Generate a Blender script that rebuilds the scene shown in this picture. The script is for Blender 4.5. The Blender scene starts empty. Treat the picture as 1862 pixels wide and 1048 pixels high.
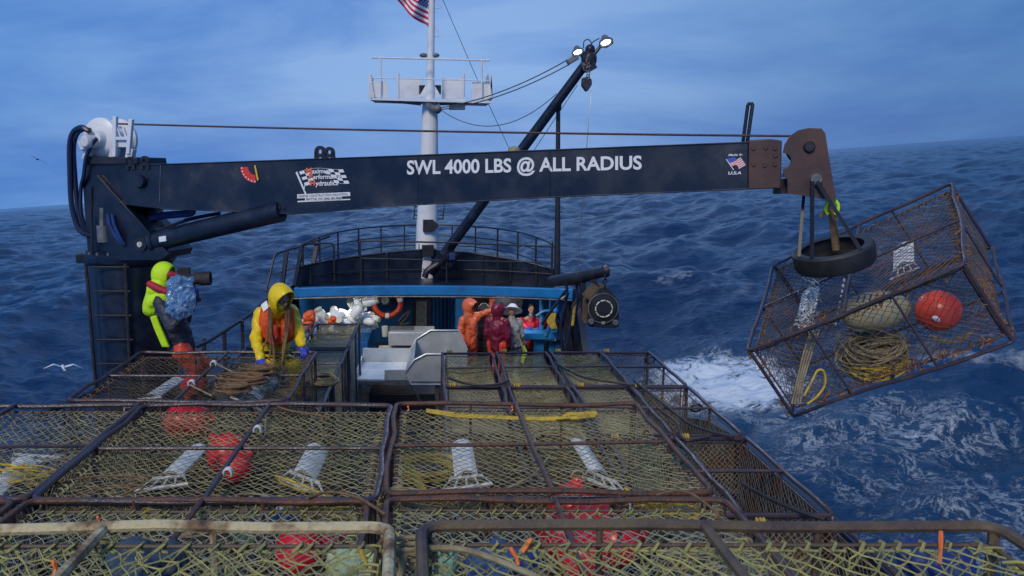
import bpy, math, random
import numpy as np
from mathutils import Vector, Matrix, Euler
rnd = random.Random(7)
C = bpy.context.scene
COL = C.collection
R = math.radians

# ------------------------------------------------------------------ camera
FP = 1500.0; CX = 785.0; PITCH = math.atan(229 / FP)
cam_d = bpy.data.cameras.new('camera')
cam = bpy.data.objects.new('camera', cam_d); COL.objects.link(cam)
cam.location = (0, 0, 0)
cam.rotation_euler = (math.pi / 2 - PITCH, 0, 0)
cam_d.sensor_width = 36; cam_d.lens = 36 * FP / 1862
cam_d.shift_x = 146 / 1862
cam_d.clip_start = 0.05; cam_d.clip_end = 20000
cam_d.dof.use_dof = True; cam_d.dof.focus_distance = 9.0; cam_d.dof.aperture_fstop = 5.6
C.camera = cam

# ------------------------------------------------------------------ sky
world = bpy.data.worlds.new('World'); C.world = world; world.use_nodes = True
wn = world.node_tree; wn.nodes.clear(); N = wn.nodes; L = wn.links
SUN_EL = R(38); SUN_AZ = R(205)
sky = N.new('ShaderNodeTexSky'); sky.sky_type = 'NISHITA'; sky.sun_disc = False
sky.sun_elevation = SUN_EL; sky.sun_rotation = SUN_AZ
tc = N.new('ShaderNodeTexCoord')
mp = N.new('ShaderNodeMapping'); mp.inputs['Scale'].default_value = (1.0, 1.0, 4.4); mp.inputs['Rotation'].default_value = (0, R(5), R(20))
L.new(tc.outputs['Generated'], mp.inputs['Vector'])
nz = N.new('ShaderNodeTexNoise'); nz.inputs['Scale'].default_value = 2.0; nz.inputs['Detail'].default_value = 8; nz.inputs['Roughness'].default_value = 0.58; nz.inputs['Distortion'].default_value = 0.35
L.new(mp.outputs[0], nz.inputs['Vector'])
cr = N.new('ShaderNodeValToRGB')
cr.color_ramp.elements[0].position = 0.38; cr.color_ramp.elements[0].color = (0.100, 0.255, 0.655, 1)
cr.color_ramp.elements[1].position = 0.60; cr.color_ramp.elements[1].color = (0.250, 0.43, 0.79, 1)
L.new(nz.outputs['Fac'], cr.inputs['Fac'])
# broad darkening of the cloud deck towards starboard (a real direction, not the picture)
sx = N.new('ShaderNodeSeparateXYZ'); L.new(tc.outputs['Generated'], sx.inputs[0])
mr = N.new('ShaderNodeMapRange'); mr.interpolation_type = 'SMOOTHSTEP'
mr.inputs['From Min'].default_value = 0.05; mr.inputs['From Max'].default_value = 0.68
L.new(sx.outputs['X'], mr.inputs['Value'])
mx = N.new('ShaderNodeMixRGB'); mx.blend_type = 'MULTIPLY'; mx.inputs['Color2'].default_value = (0.25, 0.47, 0.62, 1)
L.new(mr.outputs[0], mx.inputs['Fac']); L.new(cr.outputs[0], mx.inputs['Color1'])
mr2 = N.new('ShaderNodeMapRange'); mr2.interpolation_type = 'SMOOTHSTEP'
mr2.inputs['From Min'].default_value = -0.05; mr2.inputs['From Max'].default_value = -0.65
L.new(sx.outputs['X'], mr2.inputs['Value'])
mx2 = N.new('ShaderNodeMixRGB'); mx2.blend_type = 'MULTIPLY'; mx2.inputs['Color2'].default_value = (0.40, 0.68, 0.88, 1)
L.new(mr2.outputs[0], mx2.inputs['Fac']); L.new(mx.outputs[0], mx2.inputs['Color1'])
sk = N.new('ShaderNodeMixRGB'); sk.blend_type = 'MULTIPLY'; sk.inputs['Fac'].default_value = 1; sk.inputs['Color2'].default_value = (0.06, 0.06, 0.06, 1)
L.new(sky.outputs[0], sk.inputs['Color1'])
mx3 = N.new('ShaderNodeMixRGB'); mx3.inputs['Fac'].default_value = 0.88
L.new(sk.outputs[0], mx3.inputs['Color1']); L.new(mx2.outputs[0], mx3.inputs['Color2'])
bg = N.new('ShaderNodeBackground'); bg.inputs['Strength'].default_value = 1.0
L.new(mx3.outputs[0], bg.inputs['Color'])
wo = N.new('ShaderNodeOutputWorld'); L.new(bg.outputs[0], wo.inputs['Surface'])

# ------------------------------------------------------------------ sun (soft, overcast; warm from astern, stands in for deck floodlights behind the camera)
sd = bpy.data.lights.new('deck_flood_sun', 'SUN'); sd.energy = 1.75; sd.angle = R(14); sd.color = (1.0, 0.86, 0.66)
so = bpy.data.objects.new('deck_flood_sun', sd); COL.objects.link(so)
sdir = Vector((math.sin(SUN_AZ) * math.cos(SUN_EL), math.cos(SUN_AZ) * math.cos(SUN_EL), math.sin(SUN_EL)))
so.rotation_euler = sdir.to_track_quat('Z', 'Y').to_euler(); so.location = (0, -20, 30)

C.view_settings.view_transform = 'Standard'; C.view_settings.look = 'None'
C.view_settings.exposure = 0.05; C.view_settings.gamma = 1.0; C.view_settings.use_curve_mapping = False
C.cycles.use_denoising = True
C.cycles.max_bounces = 6

# ------------------------------------------------------------------ helpers
def V(*a): return np.array(a, float)
cF = V(0, math.cos(PITCH), -math.sin(PITCH)); cU = V(0, math.sin(PITCH), math.cos(PITCH)); cR = V(1, 0, 0)
def ray(x, y): return cF + cR * (x - CX) / FP + cU * (524 - y) / FP
def at(x, y, Y): r = ray(x, y); return r * Y / r[1]
def atz(x, y, z): r = ray(x, y); return r * z / r[2]
def nrm(v): v = np.asarray(v, float); return v / (np.linalg.norm(v) + 1e-12)

def tag(o, label=None, cat=None, group=None, kind=None):
    if label: o['label'] = label
    if cat: o['category'] = cat
    if group: o['group'] = group
    if kind: o['kind'] = kind
    return o
def empty(name, loc, label=None, cat=None, group=None):
    o = bpy.data.objects.new(name, None); COL.objects.link(o); o.location = tuple(loc)
    o.empty_display_size = .2
    return tag(o, label, cat, group)

MATS = {}
def mat(name, c1, c2=None, rough=0.6, metal=0.0, scale=6.0, lo=.42, hi=.62, bump=0.0, bscale=40.0, rough2=None, c3=None, spec=0.5, coord='Object', emit=None, estr=0, alpha=1.0, detail=6):
    m = bpy.data.materials.new(name); m.use_nodes = True; MATS[name] = m
    n = m.node_tree.nodes; l = m.node_tree.links; b = n['Principled BSDF']
    b.inputs['Base Color'].default_value = (*c1, 1); b.inputs['Roughness'].default_value = rough
    b.inputs['Metallic'].default_value = metal; b.inputs['Specular IOR Level'].default_value = spec
    t = n.new('ShaderNodeTexCoord'); vec = t.outputs[coord]
    if c2 is not None:
        z = n.new('ShaderNodeTexNoise'); z.inputs['Scale'].default_value = scale; z.inputs['Detail'].default_value = detail; z.inputs['Roughness'].default_value = .62
        l.new(vec, z.inputs['Vector'])
        r_ = n.new('ShaderNodeValToRGB'); e = r_.color_ramp.elements
        e[0].position = lo; e[0].color = (*c1, 1); e[1].position = hi; e[1].color = (*c2, 1)
        if c3 is not None:
            k = e.new(min(hi + .1, .99)); k.color = (*c3, 1)
        l.new(z.outputs['Fac'], r_.inputs['Fac']); l.new(r_.outputs['Color'], b.inputs['Base Color'])
        if rough2 is not None:
            q = n.new('ShaderNodeMapRange'); q.inputs['From Min'].default_value = lo; q.inputs['From Max'].default_value = hi
            q.inputs['To Min'].default_value = rough; q.inputs['To Max'].default_value = rough2
            l.new(z.outputs['Fac'], q.inputs['Value']); l.new(q.outputs[0], b.inputs['Roughness'])
    if bump:
        z2 = n.new('ShaderNodeTexNoise'); z2.inputs['Scale'].default_value = bscale; z2.inputs['Detail'].default_value = 5
        l.new(vec, z2.inputs['Vector'])
        bp = n.new('ShaderNodeBump'); bp.inputs['Strength'].default_value = bump; bp.inputs['Distance'].default_value = .02
        l.new(z2.outputs['Fac'], bp.inputs['Height']); l.new(bp.outputs[0], b.inputs['Normal'])
    if emit is not None:
        b.inputs['Emission Color'].default_value = (*emit, 1); b.inputs['Emission Strength'].default_value = estr
    if alpha < 1: b.inputs['Alpha'].default_value = alpha
    return m

class MB:
    """collects shapes in world coordinates and links them as one mesh object"""
    def __init__(s): s.v = []; s.f = []; s.n = 0; s.mi = []; s.cur = 0
    def add(s, vs, fs):
        vs = np.asarray(vs, float).reshape(-1, 3)
        s.v.append(vs); k = s.n
        s.f += [tuple(i + k for i in f) for f in fs]; s.mi += [s.cur] * len(fs); s.n += len(vs); return s
    def box(s, c, size, rot=None):
        h = np.array(size) / 2.; p = np.array([(x, y, z) for x in (-1, 1) for y in (-1, 1) for z in (-1, 1)]) * h
        if rot is not None: p = p @ np.asarray(rot).T
        return s.add(p + np.asarray(c), [(0, 1, 3, 2), (4, 6, 7, 5), (0, 4, 5, 1), (2, 3, 7, 6), (0, 2, 6, 4), (1, 5, 7, 3)])
    def b2(s, a, b):
        a = np.array(a, float); b = np.array(b, float); return s.box((a + b) / 2, np.abs(b - a))
    def bar(s, p, q, w, h=None, up=(0, 0, 1)):
        h = h or w; p = np.asarray(p, float); q = np.asarray(q, float); d = nrm(q - p); a = np.cross(d, up)
        if np.linalg.norm(a) < 1e-3: a = np.cross(d, (1, 0, 0))
        a = nrm(a); b = np.cross(a, d); v = []
        for e in (p, q):
            for i, j in ((-1, -1), (1, -1), (1, 1), (-1, 1)): v.append(e + a * i * w / 2 + b * j * h / 2)
        return s.add(v, [(3, 2, 1, 0), (4, 5, 6, 7), (0, 1, 5, 4), (1, 2, 6, 5), (2, 3, 7, 6), (3, 0, 4, 7)])
    def tube(s, pts, r, n=8, closed=False, caps=True):
        P = np.asarray(pts, float); m = len(P)
        if np.isscalar(r): r = [r] * m
        if closed: T = np.roll(P, -1, 0) - np.roll(P, 1, 0)
        else:
            T = np.empty_like(P); T[1:-1] = P[2:] - P[:-2] if m > 2 else 0; T[0] = P[1] - P[0]; T[-1] = P[-1] - P[-2]
        T = T / (np.linalg.norm(T, axis=1)[:, None] + 1e-12)
        a = np.cross(T[0], (0, 0, 1));
        if np.linalg.norm(a) < .1: a = np.cross(T[0], (1, 0, 0))
        a = nrm(a); vs = []; ang = np.arange(n) * 2 * math.pi / n
        for i in range(m):
            a = a - T[i] * (a @ T[i]); a = nrm(a); b = np.cross(T[i], a)
            vs.append(P[i] + r[i] * (np.cos(ang)[:, None] * a + np.sin(ang)[:, None] * b))
        fs = []
        for i in range(m if closed else m - 1):
            j = (i + 1) % m
            for k in range(n):
                k2 = (k + 1) % n; fs.append((i * n + k, i * n + k2, j * n + k2, j * n + k))
        if caps and not closed: fs += [tuple(range(n - 1, -1, -1)), tuple((m - 1) * n + k for k in range(n))]
        return s.add(np.concatenate(vs), fs)
    def cyl(s, p, q, r, r2=None, n=16): return s.tube([p, q], [r, r if r2 is None else r2], n)
    def ell(s, c, rad, rot=None, nu=14, nv=9):
        vs = []
        for i in range(nv + 1):
            t = math.pi * i / nv
            for j in range(nu):
                a = 2 * math.pi * j / nu; vs.append((math.sin(t) * math.cos(a), math.sin(t) * math.sin(a), math.cos(t)))
        p = np.array(vs) * (np.array(rad) if np.ndim(rad) else rad)
        if rot is not None: p = p @ np.asarray(rot).T
        return s.add(p + np.asarray(c), [(i * nu + j, (i + 1) * nu + j, (i + 1) * nu + (j + 1) % nu, i * nu + (j + 1) % nu) for i in range(nv) for j in range(nu)])
    def lathe(s, prof, c, axis=(0, 0, 1), n=24):
        ax = nrm(axis); a = np.cross(ax, (0, 0, 1))
        if np.linalg.norm(a) < .1: a = np.cross(ax, (1, 0, 0))
        a = nrm(a); b = np.cross(ax, a); c = np.asarray(c, float); vs = []
        for (r, h) in prof:
            for k in range(n):
                t = 2 * math.pi * k / n; vs.append(c + ax * h + r * (math.cos(t) * a + math.sin(t) * b))
        m = len(prof)
        return s.add(vs, [(i * n + k, i * n + (k + 1) % n, (i + 1) * n + (k + 1) % n, (i + 1) * n + k) for i in range(m - 1) for k in range(n)])
    def prism(s, poly, ext, ):
        """poly: list of 3-D points (planar), ext: extrusion vector"""
        P = np.asarray(poly, float); n = len(P); ext = np.asarray(ext, float)
        return s.add(np.concatenate([P, P + ext]), [tuple(range(n)), tuple(range(2 * n - 1, n - 1, -1))] + [(i, n + i, n + (i + 1) % n, (i + 1) % n) for i in range(n)])
    def strands(s, A, B, r, nr):
        """thin three-sided twine between point arrays A and B; nr = a normal"""
        A = np.asarray(A, float); B = np.asarray(B, float); d = B - A; d /= (np.linalg.norm(d, axis=1)[:, None] + 1e-9)
        a = np.cross(d, nr); a /= (np.linalg.norm(a, axis=1)[:, None] + 1e-9); b = np.cross(d, a); m = len(A)
        vs = np.empty((m, 6, 3))
        for k in range(3):
            t = 2 * math.pi * k / 3 + .5; o = r * (math.cos(t) * a + math.sin(t) * b)
            vs[:, k] = A + o; vs[:, 3 + k] = B + o
        base = np.arange(m)[:, None] * 6
        fs = np.concatenate([base + np.array(q) for q in ((0, 1, 4, 3), (1, 2, 5, 4), (2, 0, 3, 5))])
        s.v.append(vs.reshape(-1, 3)); s.f += [tuple(q) for q in (fs + s.n).tolist()]; s.mi += [s.cur] * len(fs); s.n += m * 6
        return s
    def build(s, name, material, parent=None, smooth=True, bevel=0, local=False, angle=40):
        me = bpy.data.meshes.new(name); V_ = np.concatenate(s.v)
        if parent is not None and not local:
            r_ = parent
            while r_.parent is not None: r_ = r_.parent
            V_ = V_ - np.array(r_.location)
        me.from_pydata(V_.tolist(), [], s.f)
        for m_ in (material if isinstance(material, (list, tuple)) else [material]): me.materials.append(m_)
        if any(s.mi): me.polygons.foreach_set('material_index', s.mi)
        if smooth:
            me.polygons.foreach_set('use_smooth', [True] * len(me.polygons))
            me.set_sharp_from_angle(angle=R(angle))
        o = bpy.data.objects.new(name, me); COL.objects.link(o)
        if parent is not None: o.parent = parent
        if bevel:
            b = o.modifiers.new('bevel', 'BEVEL'); b.width = bevel; b.segments = 2; b.limit_method = 'ANGLE'
        return o

def rootify(o):
    """move a top-level mesh's origin to its lowest middle point"""
    me = o.data; n = len(me.vertices); a = np.empty(n * 3); me.vertices.foreach_get('co', a); a = a.reshape(-1, 3)
    c = (a.min(0) + a.max(0)) / 2; c[2] = a[:, 2].min()
    me.vertices.foreach_set('co', (a - c).ravel()); o.location = tuple(c); return o
def single(name, mb, material, label, cat, group=None, **k):
    return tag(rootify(mb.build(name, material, None, **k)), label, cat, group)
def copy_tree(o, parent=None):
    c = o.copy(); COL.objects.link(c)
    if parent is not None: c.parent = parent; c.matrix_parent_inverse = Matrix()
    for ch in list(o.children): copy_tree(ch, c)
    return c
def rpath(pts, r, closed=False, k=4):
    """polyline with rounded corners"""
    P = [np.asarray(p, float) for p in pts]; n = len(P); out = []
    for i in range(n):
        if not closed and i in (0, n - 1): out.append(P[i]); continue
        a, b, c = P[i - 1], P[i], P[(i + 1) % n]; u = nrm(a - b); w = nrm(c - b)
        for j in range(k + 1):
            t = j / k; out.append(b + u * r * (1 - t) ** 2 + w * r * t ** 2)
    return out
def curve3(pts, n=24):
    """Catmull-Rom through points"""
    P = [np.asarray(p, float) for p in pts]; P = [2 * P[0] - P[1]] + P + [2 * P[-1] - P[-2]]; out = []
    for i in range(1, len(P) - 2):
        for j in range(n if i < len(P) - 3 else n + 1):
            t = j / n; a, b, c, d = P[i - 1:i + 3]
            out.append(.5 * ((2 * b) + (c - a) * t + (2 * a - 5 * b + 4 * c - d) * t * t + (3 * b - a - 3 * c + d) * t ** 3))
    return out
def rotm(ax, ang): return np.array(Matrix.Rotation(ang, 3, Vector(ax)))
def cable(p, q, sag, n=20):
    p = np.asarray(p, float); q = np.asarray(q, float)
    return [p + (q - p) * t - V(0, 0, sag * 4 * t * (1 - t)) for t in np.linspace(0, 1, n)]

# ------------------------------------------------------------------ materials
DK = mat('navy_black_paint', (.005, .010, .024), (.010, .018, .042), rough=.28, rough2=.5, scale=3, bump=.05, bscale=9)
BOOM = mat('worn_navy_boom_paint', (.006, .013, .030), (.012, .022, .045), rough=.24, rough2=.52, scale=1.7, lo=.42, hi=.60, c3=(.050, .055, .068), bump=.16, bscale=5, detail=12)
DK2 = mat('black_steel', (.010, .012, .022), (.022, .022, .030), rough=.45, scale=5, bump=.1)
RUSTP = mat('rust_worn_plate', (.10, .050, .036), (.045, .026, .030), rough=.42, rough2=.6, scale=2.2, lo=.4, hi=.66, bump=.12, bscale=14)
WHITE = mat('white_paint', (.74, .76, .78), (.55, .58, .62), rough=.4, scale=3, lo=.5, hi=.75)
WHITED = mat('worn_white_paint', (.62, .64, .64), (.34, .30, .27), rough=.5, scale=9, lo=.52, hi=.7, bump=.1)
STEEL = mat('stainless_steel', (.62, .66, .68), (.50, .54, .56), rough=.42, metal=.45, scale=3, bump=.05)
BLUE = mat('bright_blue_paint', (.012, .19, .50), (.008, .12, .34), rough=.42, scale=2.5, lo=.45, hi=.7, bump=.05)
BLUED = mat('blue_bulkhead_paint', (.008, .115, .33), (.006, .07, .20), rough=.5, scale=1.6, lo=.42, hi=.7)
TEAL = mat('teal_paint', (.01, .19, .28), (.01, .10, .18), rough=.5, scale=4)
FRAMEM = mat('pot_frame_steel', (.046, .036, .056), (.080, .048, .042), rough=.30, rough2=.65, scale=7, lo=.45, hi=.68, c3=(.15, .065, .03), bump=.25, bscale=60)
FRAMER = mat('rusty_pot_frame_steel', (.060, .036, .036), (.14, .060, .028), rough=.55, scale=9, lo=.42, hi=.62, c3=(.04, .028, .03), bump=.4, bscale=50)
FRAMEP = mat('pale_flaking_pot_frame', (.56, .48, .28), (.20, .12, .06), rough=.6, rough2=.8, scale=5.5, lo=.47, hi=.60, c3=(.06, .04, .035), bump=.5, bscale=40)
FRAMEO = mat('brown_pot_frame_steel', (.13, .095, .055), (.065, .045, .045), rough=.6, scale=4, lo=.42, hi=.62, bump=.3, bscale=40)
NETG = mat('olive_grey_twine', (.38, .36, .18), (.20, .18, .11), rough=.8, scale=5, lo=.36, hi=.62, c3=(.50, .38, .12), detail=10)
NETS = mat('pale_grey_twine', (.34, .33, .24), (.20, .20, .15), rough=.8, scale=2.2, lo=.38, hi=.62, c3=(.36, .27, .12))
NETR = mat('rust_stained_twine', (.24, .23, .17), (.26, .15, .07), rough=.8, scale=3.6, lo=.46, hi=.62, c3=(.14, .12, .10))
NETY = mat('yellow_green_twine', (.50, .47, .15), (.26, .27, .13), rough=.8, scale=9, lo=.38, hi=.62, c3=(.58, .48, .12), bump=.5, bscale=300, detail=10)
NETH = mat('dark_rusty_twine', (.075, .065, .060), (.22, .11, .045), rough=.85, scale=3.2, lo=.46, hi=.64, c3=(.10, .075, .06))
NETB = mat('blue_grey_twine', (.22, .26, .25), (.34, .33, .20), rough=.8, scale=5)
NETD = mat('brown_and_shade_twine', (.05, .045, .04), (.11, .085, .045), rough=.8, scale=3)  # dark brown twine; also paints shade into bottom nets and lower pots
ROPEY = mat('yellow_rope', (.62, .43, .03), (.38, .27, .06), rough=.7, scale=14)
ROPEB = mat('brown_rope', (.22, .13, .06), (.13, .08, .045), rough=.8, scale=14)
ROPET = mat('tan_rope', (.34, .29, .17), (.20, .16, .09), rough=.8, scale=9)
PLAST = mat('white_plastic', (.84, .86, .84), (.66, .68, .62), rough=.35, scale=8, lo=.5, hi=.72)
PLASTC = mat('cream_plastic', (.60, .60, .44), (.45, .46, .36), rough=.4, scale=6)
YEL = mat('yellow_oilskin', (.86, .62, .012), (.74, .50, .02), rough=.33, scale=7, lo=.45, hi=.75, bump=.5, bscale=14)
ORG = mat('orange_oilskin', (.78, .17, .07), (.60, .10, .04), rough=.4, scale=6, bump=.5, bscale=13)
REDO = mat('orange_red_oilskin', (.70, .075, .03), (.48, .04, .02), rough=.42, scale=7, bump=.5, bscale=13)
RED = mat('red_jacket_cloth', (.45, .010, .035), (.30, .008, .025), rough=.6, scale=6, bump=.5, bscale=14)
MAROON = mat('maroon_oilskin', (.20, .010, .04), (.12, .008, .03), rough=.42, scale=6, bump=.5, bscale=13)
BLK = mat('black_cloth', (.012, .012, .016), (.03, .03, .035), rough=.7, scale=8, bump=.4, bscale=16)
NAVY = mat('navy_cloth', (.016, .022, .045), (.03, .035, .055), rough=.55, scale=7, bump=.5, bscale=13)
GREYC = mat('silver_grey_oilskin', (.36, .36, .35), (.24, .24, .23), rough=.42, scale=7, bump=.6, bscale=15)
NEON = mat('fluorescent_yellow_cloth', (.58, .92, .01), (.50, .80, .01), rough=.6, scale=5, bump=.4, bscale=14, emit=(.55, 1, .02), estr=.0)
ORV = mat('orange_life_vest_cloth', (.80, .12, .02), (.62, .07, .015), rough=.55, scale=6, bump=.4, bscale=14)
GLV = mat('blue_rubber_glove', (.05, .07, .50), (.03, .05, .34), rough=.4, scale=12)
SKIN = mat('skin', (.40, .22, .15), (.33, .17, .12), rough=.5, scale=9)
HAIR = mat('dark_hair', (.02, .014, .01), (.04, .028, .02), rough=.7, scale=30)
REFL = mat('reflective_white_tape', (.85, .87, .9), rough=.25)
BUOYR = mat('red_buoy_plastic', (.72, .018, .035), (.55, .012, .03), rough=.28, scale=4, bump=.05)
BUOYP = mat('orange_red_buoy_plastic', (.85, .07, .035), (.70, .045, .03), rough=.3, scale=4)
RUB = mat('black_rubber', (.018, .018, .022), (.03, .028, .03), rough=.55, scale=8, bump=.15)
HOSE = mat('dark_blue_hydraulic_hose', (.012, .02, .06), (.02, .02, .05), rough=.32, scale=8)
BLUH = mat('blue_sheathing', (.012, .045, .20), (.01, .03, .12), rough=.5, scale=9)
GREYM = mat('grey_metal', (.20, .21, .22), (.12, .12, .12), rough=.5, metal=.4, scale=9)
DECKM = mat('wet_deck_paint', (.030, .036, .045), (.055, .06, .065), rough=.22, rough2=.6, scale=1.4, bump=.15, bscale=9)
HULLM = mat('dark_hull_paint', (.012, .018, .035), (.02, .03, .05), rough=.4, scale=.8)
CARDB = mat('weathered_plywood', (.34, .22, .09), (.22, .14, .07), rough=.8, scale=6)
ORANGE = mat('orange_marker', (.95, .22, .05), rough=.6)
GREEN = mat('green_plastic', (.02, .28, .12), rough=.5)
LAMP = mat('lamp_glow', (1, 1, 1), emit=(.92, .95, 1), estr=3.0)
LAMP2 = mat('tube_lamp_glow', (1, 1, 1), emit=(.85, .95, 1), estr=3)
# ------------------------------------------------------------------ the sea
SEA_N = Vector((-.0715, .018, 1)).normalized(); SEA_O = V(0, 0, -7.6)
def build_sea():
    rg = np.random.default_rng(11)
    nr_, na = 1500, 1150
    rr = 5.0 * np.exp(np.linspace(0, math.log(9000 / 5.0), nr_))
    aa = np.linspace(R(-62), R(62), na)
    # azimuth about +Y
    Rr, Aa = np.meshgrid(rr, aa, indexing='ij')
    X = Rr * np.sin(Aa); Y = Rr * np.cos(Aa)
    dr = Rr * math.log(9000 / 5.0) / nr_; step = np.maximum(dr, Rr * (aa[1] - aa[0]))
    Z = np.zeros_like(X)
    wind = R(158)     # direction the seas run
    lam = 0.55 * (75 / .55) ** np.linspace(0, 1, 120)
    for i, w in enumerate(lam):
        spread = .38 if w > 25 else (.6 if w > 6 else .95)
        th = wind + rg.normal(0, spread); k = 2 * math.pi / w
        amp = .0105 * w ** 0.93 * (1 if w < 22 else (22 / w) ** .75) * (1.3 if w < 8 else 1.0) * rg.uniform(.5, 1.3)
        fade = np.clip((w / step - 2.2) / 2.5, 0, 1)
        # slow modulation so crests group and break up
        mth = rg.uniform(0, 2 * math.pi); mk = k / rg.uniform(3, 6)
        mod = .65 + .35 * np.sin(mk * (X * math.cos(mth) + Y * math.sin(mth)) + rg.uniform(0, 6))
        ph = k * (X * math.cos(th) + Y * math.sin(th)) + rg.uniform(0, 2 * math.pi)
        s_ = np.sin(ph); Z += amp * fade * mod * (s_ + .28 * np.cos(2 * ph))
    # a steeper hill of water off the starboard bow
    hx, hy = 10.5, 48.0
    Z += 1.5 * np.exp(-((X - hx) / 9.0) ** 2 - ((Y - hy) / 4.0) ** 2)
    # calm the water right at the hull
    Z *= 1 - .55 * np.exp(-((X / 6.0) ** 4)) * (Y < 40)
    me = bpy.data.meshes.new('sea'); nv = X.size
    me.vertices.add(nv); co = np.stack([X, Y, Z], -1).reshape(-1, 3).astype(np.float32); me.vertices.foreach_set('co', co.ravel())
    idx = np.arange(nv).reshape(nr_, na)
    q = np.stack([idx[:-1, :-1], idx[:-1, 1:], idx[1:, 1:], idx[1:, :-1]], -1).reshape(-1, 4)[:, ::-1]
    nf = len(q); me.loops.add(nf * 4); me.loops.foreach_set('vertex_index', q.ravel().astype(np.int32))
    me.polygons.add(nf); me.polygons.foreach_set('loop_start', (np.arange(nf) * 4).astype(np.int32)); me.polygons.foreach_set('loop_total', np.full(nf, 4, np.int32))
    me.polygons.foreach_set('use_smooth', np.ones(nf, bool)); me.update(calc_edges=True)
    # foam density: the boat's wash along the starboard side, spreading and thinning outwards
    t = (Y - 9) / 24.0
    cx = 8.7 + .22 * np.clip(27 - Y, -6, 16)          # middle of the wash
    wd = 2.6 + .30 * np.clip(27 - Y, -2, 14)
    core = np.exp(-((X - cx) / wd) ** 2) * np.clip((34 - Y) / 5, 0, 1)
    out = .22 * np.exp(-((X - 17) / 6.5) ** 2) * np.exp(-((Y - 17) / 4.5) ** 2)
    patch = 1.2 * np.exp(-((X - 9.4) / 2.6) ** 2 - ((Y - 26.0) / 4.6) ** 2) + .62 * np.exp(-((X - 5.6) / 1.6) ** 2 - ((Y - 24) / 7) ** 2)
    left = .55 * np.exp(-((X + 9.5) / 2.5) ** 2 - ((Y - 17) / 3.0) ** 2)
    fo = np.clip(np.maximum.reduce([core * .585, out, patch, left]), 0, 1)
    a = me.attributes.new('foam', 'FLOAT', 'POINT'); a.data.foreach_set('value', fo.ravel().astype(np.float32))
    m = bpy.data.materials.new('sea_water'); m.use_nodes = True; n = m.node_tree.nodes; l = m.node_tree.links; b = n['Principled BSDF']
    b.inputs['Roughness'].default_value = .12; b.inputs['IOR'].default_value = 1.33
    tcn = n.new('ShaderNodeTexCoord')
    # ripples too fine for the mesh
    bp = None
    for sc, st, dist in ((.8, .6, .38), (2.6, .65, .12), (8.5, .6, .04)):
        mpn = n.new('ShaderNodeMapping'); mpn.inputs['Rotation'].default_value = (0, 0, R(22)); mpn.inputs['Scale'].default_value = (.6, 1.25, 1)
        l.new(tcn.outputs['Object'], mpn.inputs[0])
        z = n.new('ShaderNodeTexNoise'); z.inputs['Scale'].default_value = sc; z.inputs['Detail'].default_value = 4; z.inputs['Roughness'].default_value = .6; z.inputs['Distortion'].default_value = .6
        l.new(mpn.outputs[0], z.inputs['Vector'])
        q_ = n.new('ShaderNodeBump'); q_.inputs['Strength'].default_value = st; q_.inputs['Distance'].default_value = dist
        l.new(z.outputs['Fac'], q_.inputs['Height'])
        if bp is not None: l.new(bp.outputs[0], q_.inputs['Normal'])
        bp = q_
    # water colour, a little variation
    zc = n.new('ShaderNodeTexNoise'); zc.inputs['Scale'].default_value = .05; zc.inputs['Detail'].default_value = 5
    l.new(tcn.outputs['Object'], zc.inputs['Vector'])
    rc = n.new('ShaderNodeValToRGB'); rc.color_ramp.elements[0].position = .35; rc.color_ramp.elements[0].color = (.0025, .016, .062, 1)
    rc.color_ramp.elements[1].position = .68; rc.color_ramp.elements[1].color = (.005, .032, .10, 1); l.new(zc.outputs['Fac'], rc.inputs['Fac'])
    # foam lace
    at_ = n.new('ShaderNodeAttribute'); at_.attribute_name = 'foam'
    dz = n.new('ShaderNodeTexNoise'); dz.inputs['Scale'].default_value = .9; dz.inputs['Detail'].default_value = 6
    l.new(tcn.outputs['Object'], dz.inputs['Vector'])
    dm = n.new('ShaderNodeVectorMath'); dm.operation = 'MULTIPLY_ADD'; dm.inputs[1].default_value = (1.3, 1.3, 1.3)
    l.new(dz.outputs['Color'], dm.inputs[0]); l.new(tcn.outputs['Object'], dm.inputs[2])
    def noise(sc, de, ro, stretch):
        mpn = n.new('ShaderNodeMapping'); mpn.inputs['Rotation'].default_value = (0, 0, R(-30)); mpn.inputs['Scale'].default_value = stretch
        l.new(dm.outputs[0], mpn.inputs[0])
        z = n.new('ShaderNodeTexNoise'); z.inputs['Scale'].default_value = sc; z.inputs['Detail'].default_value = de; z.inputs['Roughness'].default_value = ro
        l.new(mpn.outputs[0], z.inputs['Vector']); return z.outputs['Fac']
    def math_(op, a_, b_):
        x = n.new('ShaderNodeMath'); x.operation = op
        for i, u in enumerate((a_, b_)):
            if isinstance(u, (int, float)): x.inputs[i].default_value = u
            elif u is not None: l.new(u, x.inputs[i])
        return x.outputs[0]
    n1 = noise(1.35, 9, .72, (1.25, .6, 1)); n2 = noise(.42, 6, .65, (1.2, .7, 1))
    lace = math_('ABSOLUTE', math_('SUBTRACT', n1, .5), None)       # thin ridges where the noise crosses its middle
    lace = math_('SUBTRACT', 1, math_('MULTIPLY', lace, 10.5))
    solid = math_('MULTIPLY', math_('SUBTRACT', n2, .34), 3.0)
    n3 = noise(4.2, 7, .7, (1.2, .7, 1))
    lace2 = math_('SUBTRACT', 1, math_('MULTIPLY', math_('ABSOLUTE', math_('SUBTRACT', n3, .5), None), 9.0))
    mixv = math_('ADD', math_('ADD', math_('MULTIPLY', lace, .50), math_('MULTIPLY', lace2, .28)), math_('MULTIPLY', solid, .52))
    fm = math_('SUBTRACT', math_('ADD', mixv, math_('MULTIPLY', at_.outputs['Fac'], 1.75)), 1.62)
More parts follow.
